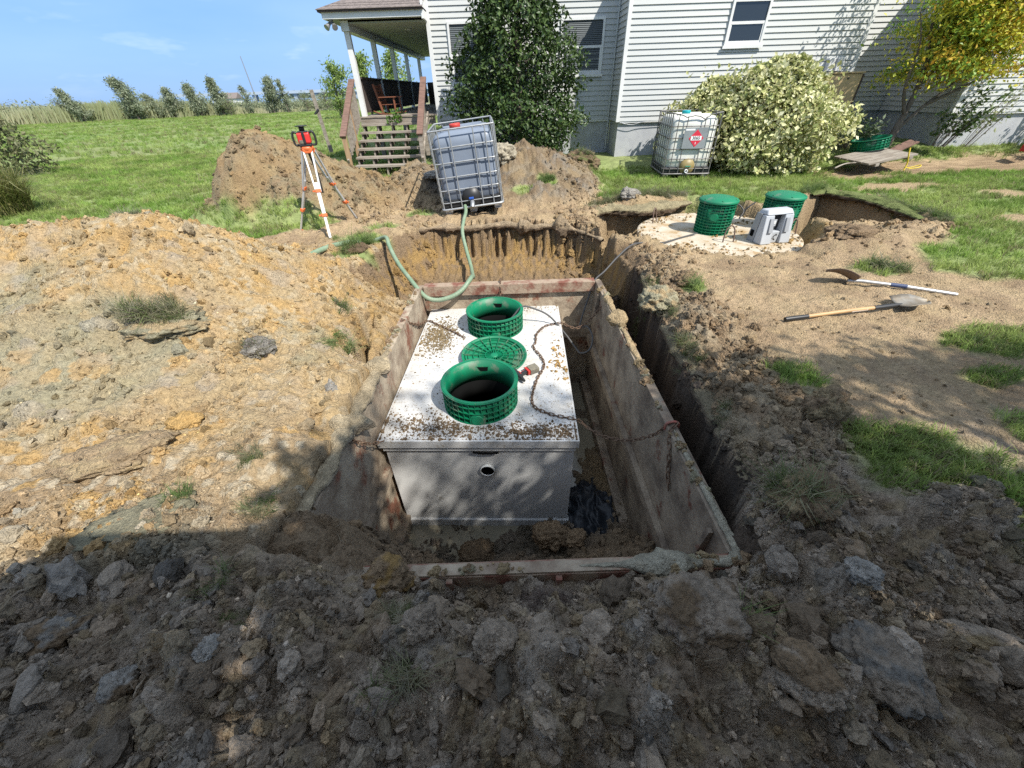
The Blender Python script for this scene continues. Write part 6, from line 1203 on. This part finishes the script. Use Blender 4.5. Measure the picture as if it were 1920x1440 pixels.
P_ = np.concatenate(PP); tag(leaves('undergrowth', P_, .30, colmix(len(P_), (.18, .22, .12), (.25, .29, .16), (.32, .33, .22)), LEAF, None, asp=.35), 'mixed scrub standing in the reeds along the marsh edge', kind='stuff')
wf = thing('far_house', 'small white house far off behind the marsh trees', 'house', (-93, 165, -1.6)); box('wall', TRIM, wf, -3.2, 3.2, -2, 2, 0, 3.4); MB().add([(-3.6, -2.3, 3.4), (3.6, -2.3, 3.4), (3.6, 2.3, 3.4), (-3.6, 2.3, 3.4), (-3.6, 0, 5.0), (3.6, 0, 5.0)], [(0, 1, 5, 4), (2, 3, 4, 5), (1, 2, 5), (3, 0, 4), (0, 3, 2, 1)]).build('roof', SHINGLE, wf); [box('window', DARKIN, wf, x_, x_ + .9, -2.03, -2.002, 1.2, 2.4) for x_ in (-2, .9)]
MB().tube([(-60, 118, 0), (-60.3, 118, 9.5)], [.16, .09], 6).build('mast', GREYMETAL); tag(bpy.data.objects['mast'], 'thin bare mast rising beside the far white house', 'mast')
cw = thing('causeway', 'long low pale causeway on the horizon beyond the marsh', 'bridge', (-60, 330, 0)); box('deck', mat('hazy concrete', (.36, .42, .48), rough=.9), cw, -170, 260, -3, 3, 3.6, 5.2); [box('pier', mat('hazy pier', (.32, .37, .42), rough=.9), cw, x_, x_ + 2.2, -2, 2, -.5, 3.6) for x_ in range(-165, 256, 14)]
tag(box('bay_water', mat('bay water', (.16, .22, .28), rough=.25), None, -900, 900, 190, 900, -.3, -.02), kind='structure')
nf = 9000; xx = rng.uniform(-420, 520, nf); yy = 900 + rng.uniform(0, 80, nf); tag(leaves('far_shore', np.stack([xx, yy, rng.uniform(0, 7, nf)], -1), 7.0, colmix(nf, (.10, .15, .16), (.14, .19, .19)), LEAF, None), 'hazy far shore woods on the horizon', kind='stuff')

# ------------------------------------------------------------------ what stands behind the photographer and shades the foreground
YEL = mat('yellow machine paint', (.55, .33, .03), (.50, .29, .03), scale=3, rough=.4)
ex = thing('excavator', 'yellow excavator parked right behind the camera', 'excavator', (.22, -1.65, 0))
XO = -.30
def eb(nm, m, x0, x1, y0, y1, z0, z1, bv=.03): return box(nm, m, ex, x0 + XO, x1 + XO, y0 + 1.75, y1 + 1.75, z0, z1, bv)
eb('cab_roof', YEL, -.55, .55, -2.1, -.62, 2.55, 2.68); eb('cab_base', YEL, -.52, .52, -2.05, -.68, .85, 1.25)
for x_ in (-.52, .44):
    for y_ in (-2.05, -.78): eb('cab_post', BLACK, x_, x_ + .08, y_, y_ + .08, 1.25, 2.55, .01)
eb('seat', BLACK, -.2, .2, -1.7, -1.25, 1.25, 2.0); eb('engine_cover', YEL, .58, 1.6, -2.4, -.75, .85, 1.75, .06); eb('counterweight', YEL, -.5, 1.6, -2.75, -2.42, .85, 1.7, .08); eb('turntable', BLACK, .0, 1.1, -2.1, -1.0, .70, .85)
for y_ in (-2.45, -1.15): eb('track', BLACK, -.7, 1.8, y_, y_ + .45, .02, .68, .2)
def shade_tree(label, cells_, n_per, base, lsize=.13):
    """broadleaf tree; its limbs reach over the diggings"""
    t = thing('shade_tree', label, 'tree', base); PP = []; b = MB(); bz = Vector(base); b.tube([(0, 0, -.2), (.05, 0, 2.2), (0, .1, 4.2), (-.2, .3, 6.2)], [.22, .18, .12, .05], 10)
    for (gx_, gy_, h_, r_, dens) in cells_:
        p = np.array([gx_, gy_, 0]) + np.array([SUN.x, SUN.y, SUN.z]) * (h_ / SUN.z); k = int(n_per * dens); q = rng.normal(0, 1, (k, 3)) * np.array([r_, r_, r_ * .45]); PP.append(p + q - np.array(base)); e_ = Vector(p) - bz
        b.tube(spline([(0, .05, min(2.4, e_.z * .5)), e_ * .5 + Vector((0, 0, e_.z * .25)), e_], 4), [.06, .055, .05, .045, .035, .03, .022, .016, .008], 5)
    b.build('trunk', BARK, t); P_ = np.concatenate(PP); leaves('crown', P_, lsize, colmix(len(P_), (.05, .10, .02), (.08, .14, .03)), LEAF, t, asp=.6, up=.6)
cl1 = []
for i in range(95):                                    # dense part of the crown
    gx_, gy_ = rng.uniform(-1.1, 1.9), rng.uniform(-.6, .95)
    if 1.35 < gx_ < 1.75 and .25 < gy_ < .85: continue
    cl1.append((gx_, gy_, rng.uniform(3.8, 5.2), .20, 1.0))
for i in range(26): cl1.append((rng.uniform(.9, 2.1), rng.uniform(.9, 1.5), rng.uniform(4.2, 5.6), .16, .8))
for i in range(16): cl1.append((rng.uniform(-1.1, -.65), rng.uniform(.95, 1.45), rng.uniform(4.2, 5.2), .14, .8))
for i in range(12): cl1.append((rng.uniform(-.5, 1.1), rng.uniform(.95, 1.9), rng.uniform(9, 12), .22, .45))
shade_tree('broad green tree behind the camera shading the foreground soil', cl1, 75, (3.9, -4.4, 0))
cl2 = []
for i in range(95):
    gx_, gy_ = rng.uniform(1.2, 4.6), rng.uniform(.2, 2.5); gy_ = min(gy_, 2.15 if gx_ > 1.9 else 2.4)
    if gx_ > 2.0 and gy_ < 1.3 and rng.uniform() < .5: continue
    if 1.75 < gx_ < 2.8 and 1.0 < gy_ < 1.8 and rng.uniform() < .7: continue
    cl2.append((gx_, gy_, rng.uniform(4.5, 6.0), .17, .8))
for i in range(8): cl2.append((rng.uniform(-.8, .9), rng.uniform(1.8, 2.35), rng.uniform(9, 12), .2, .5))
shade_tree('second green tree behind the camera on the right', cl2, 70, (6.6, -3.2, 0))
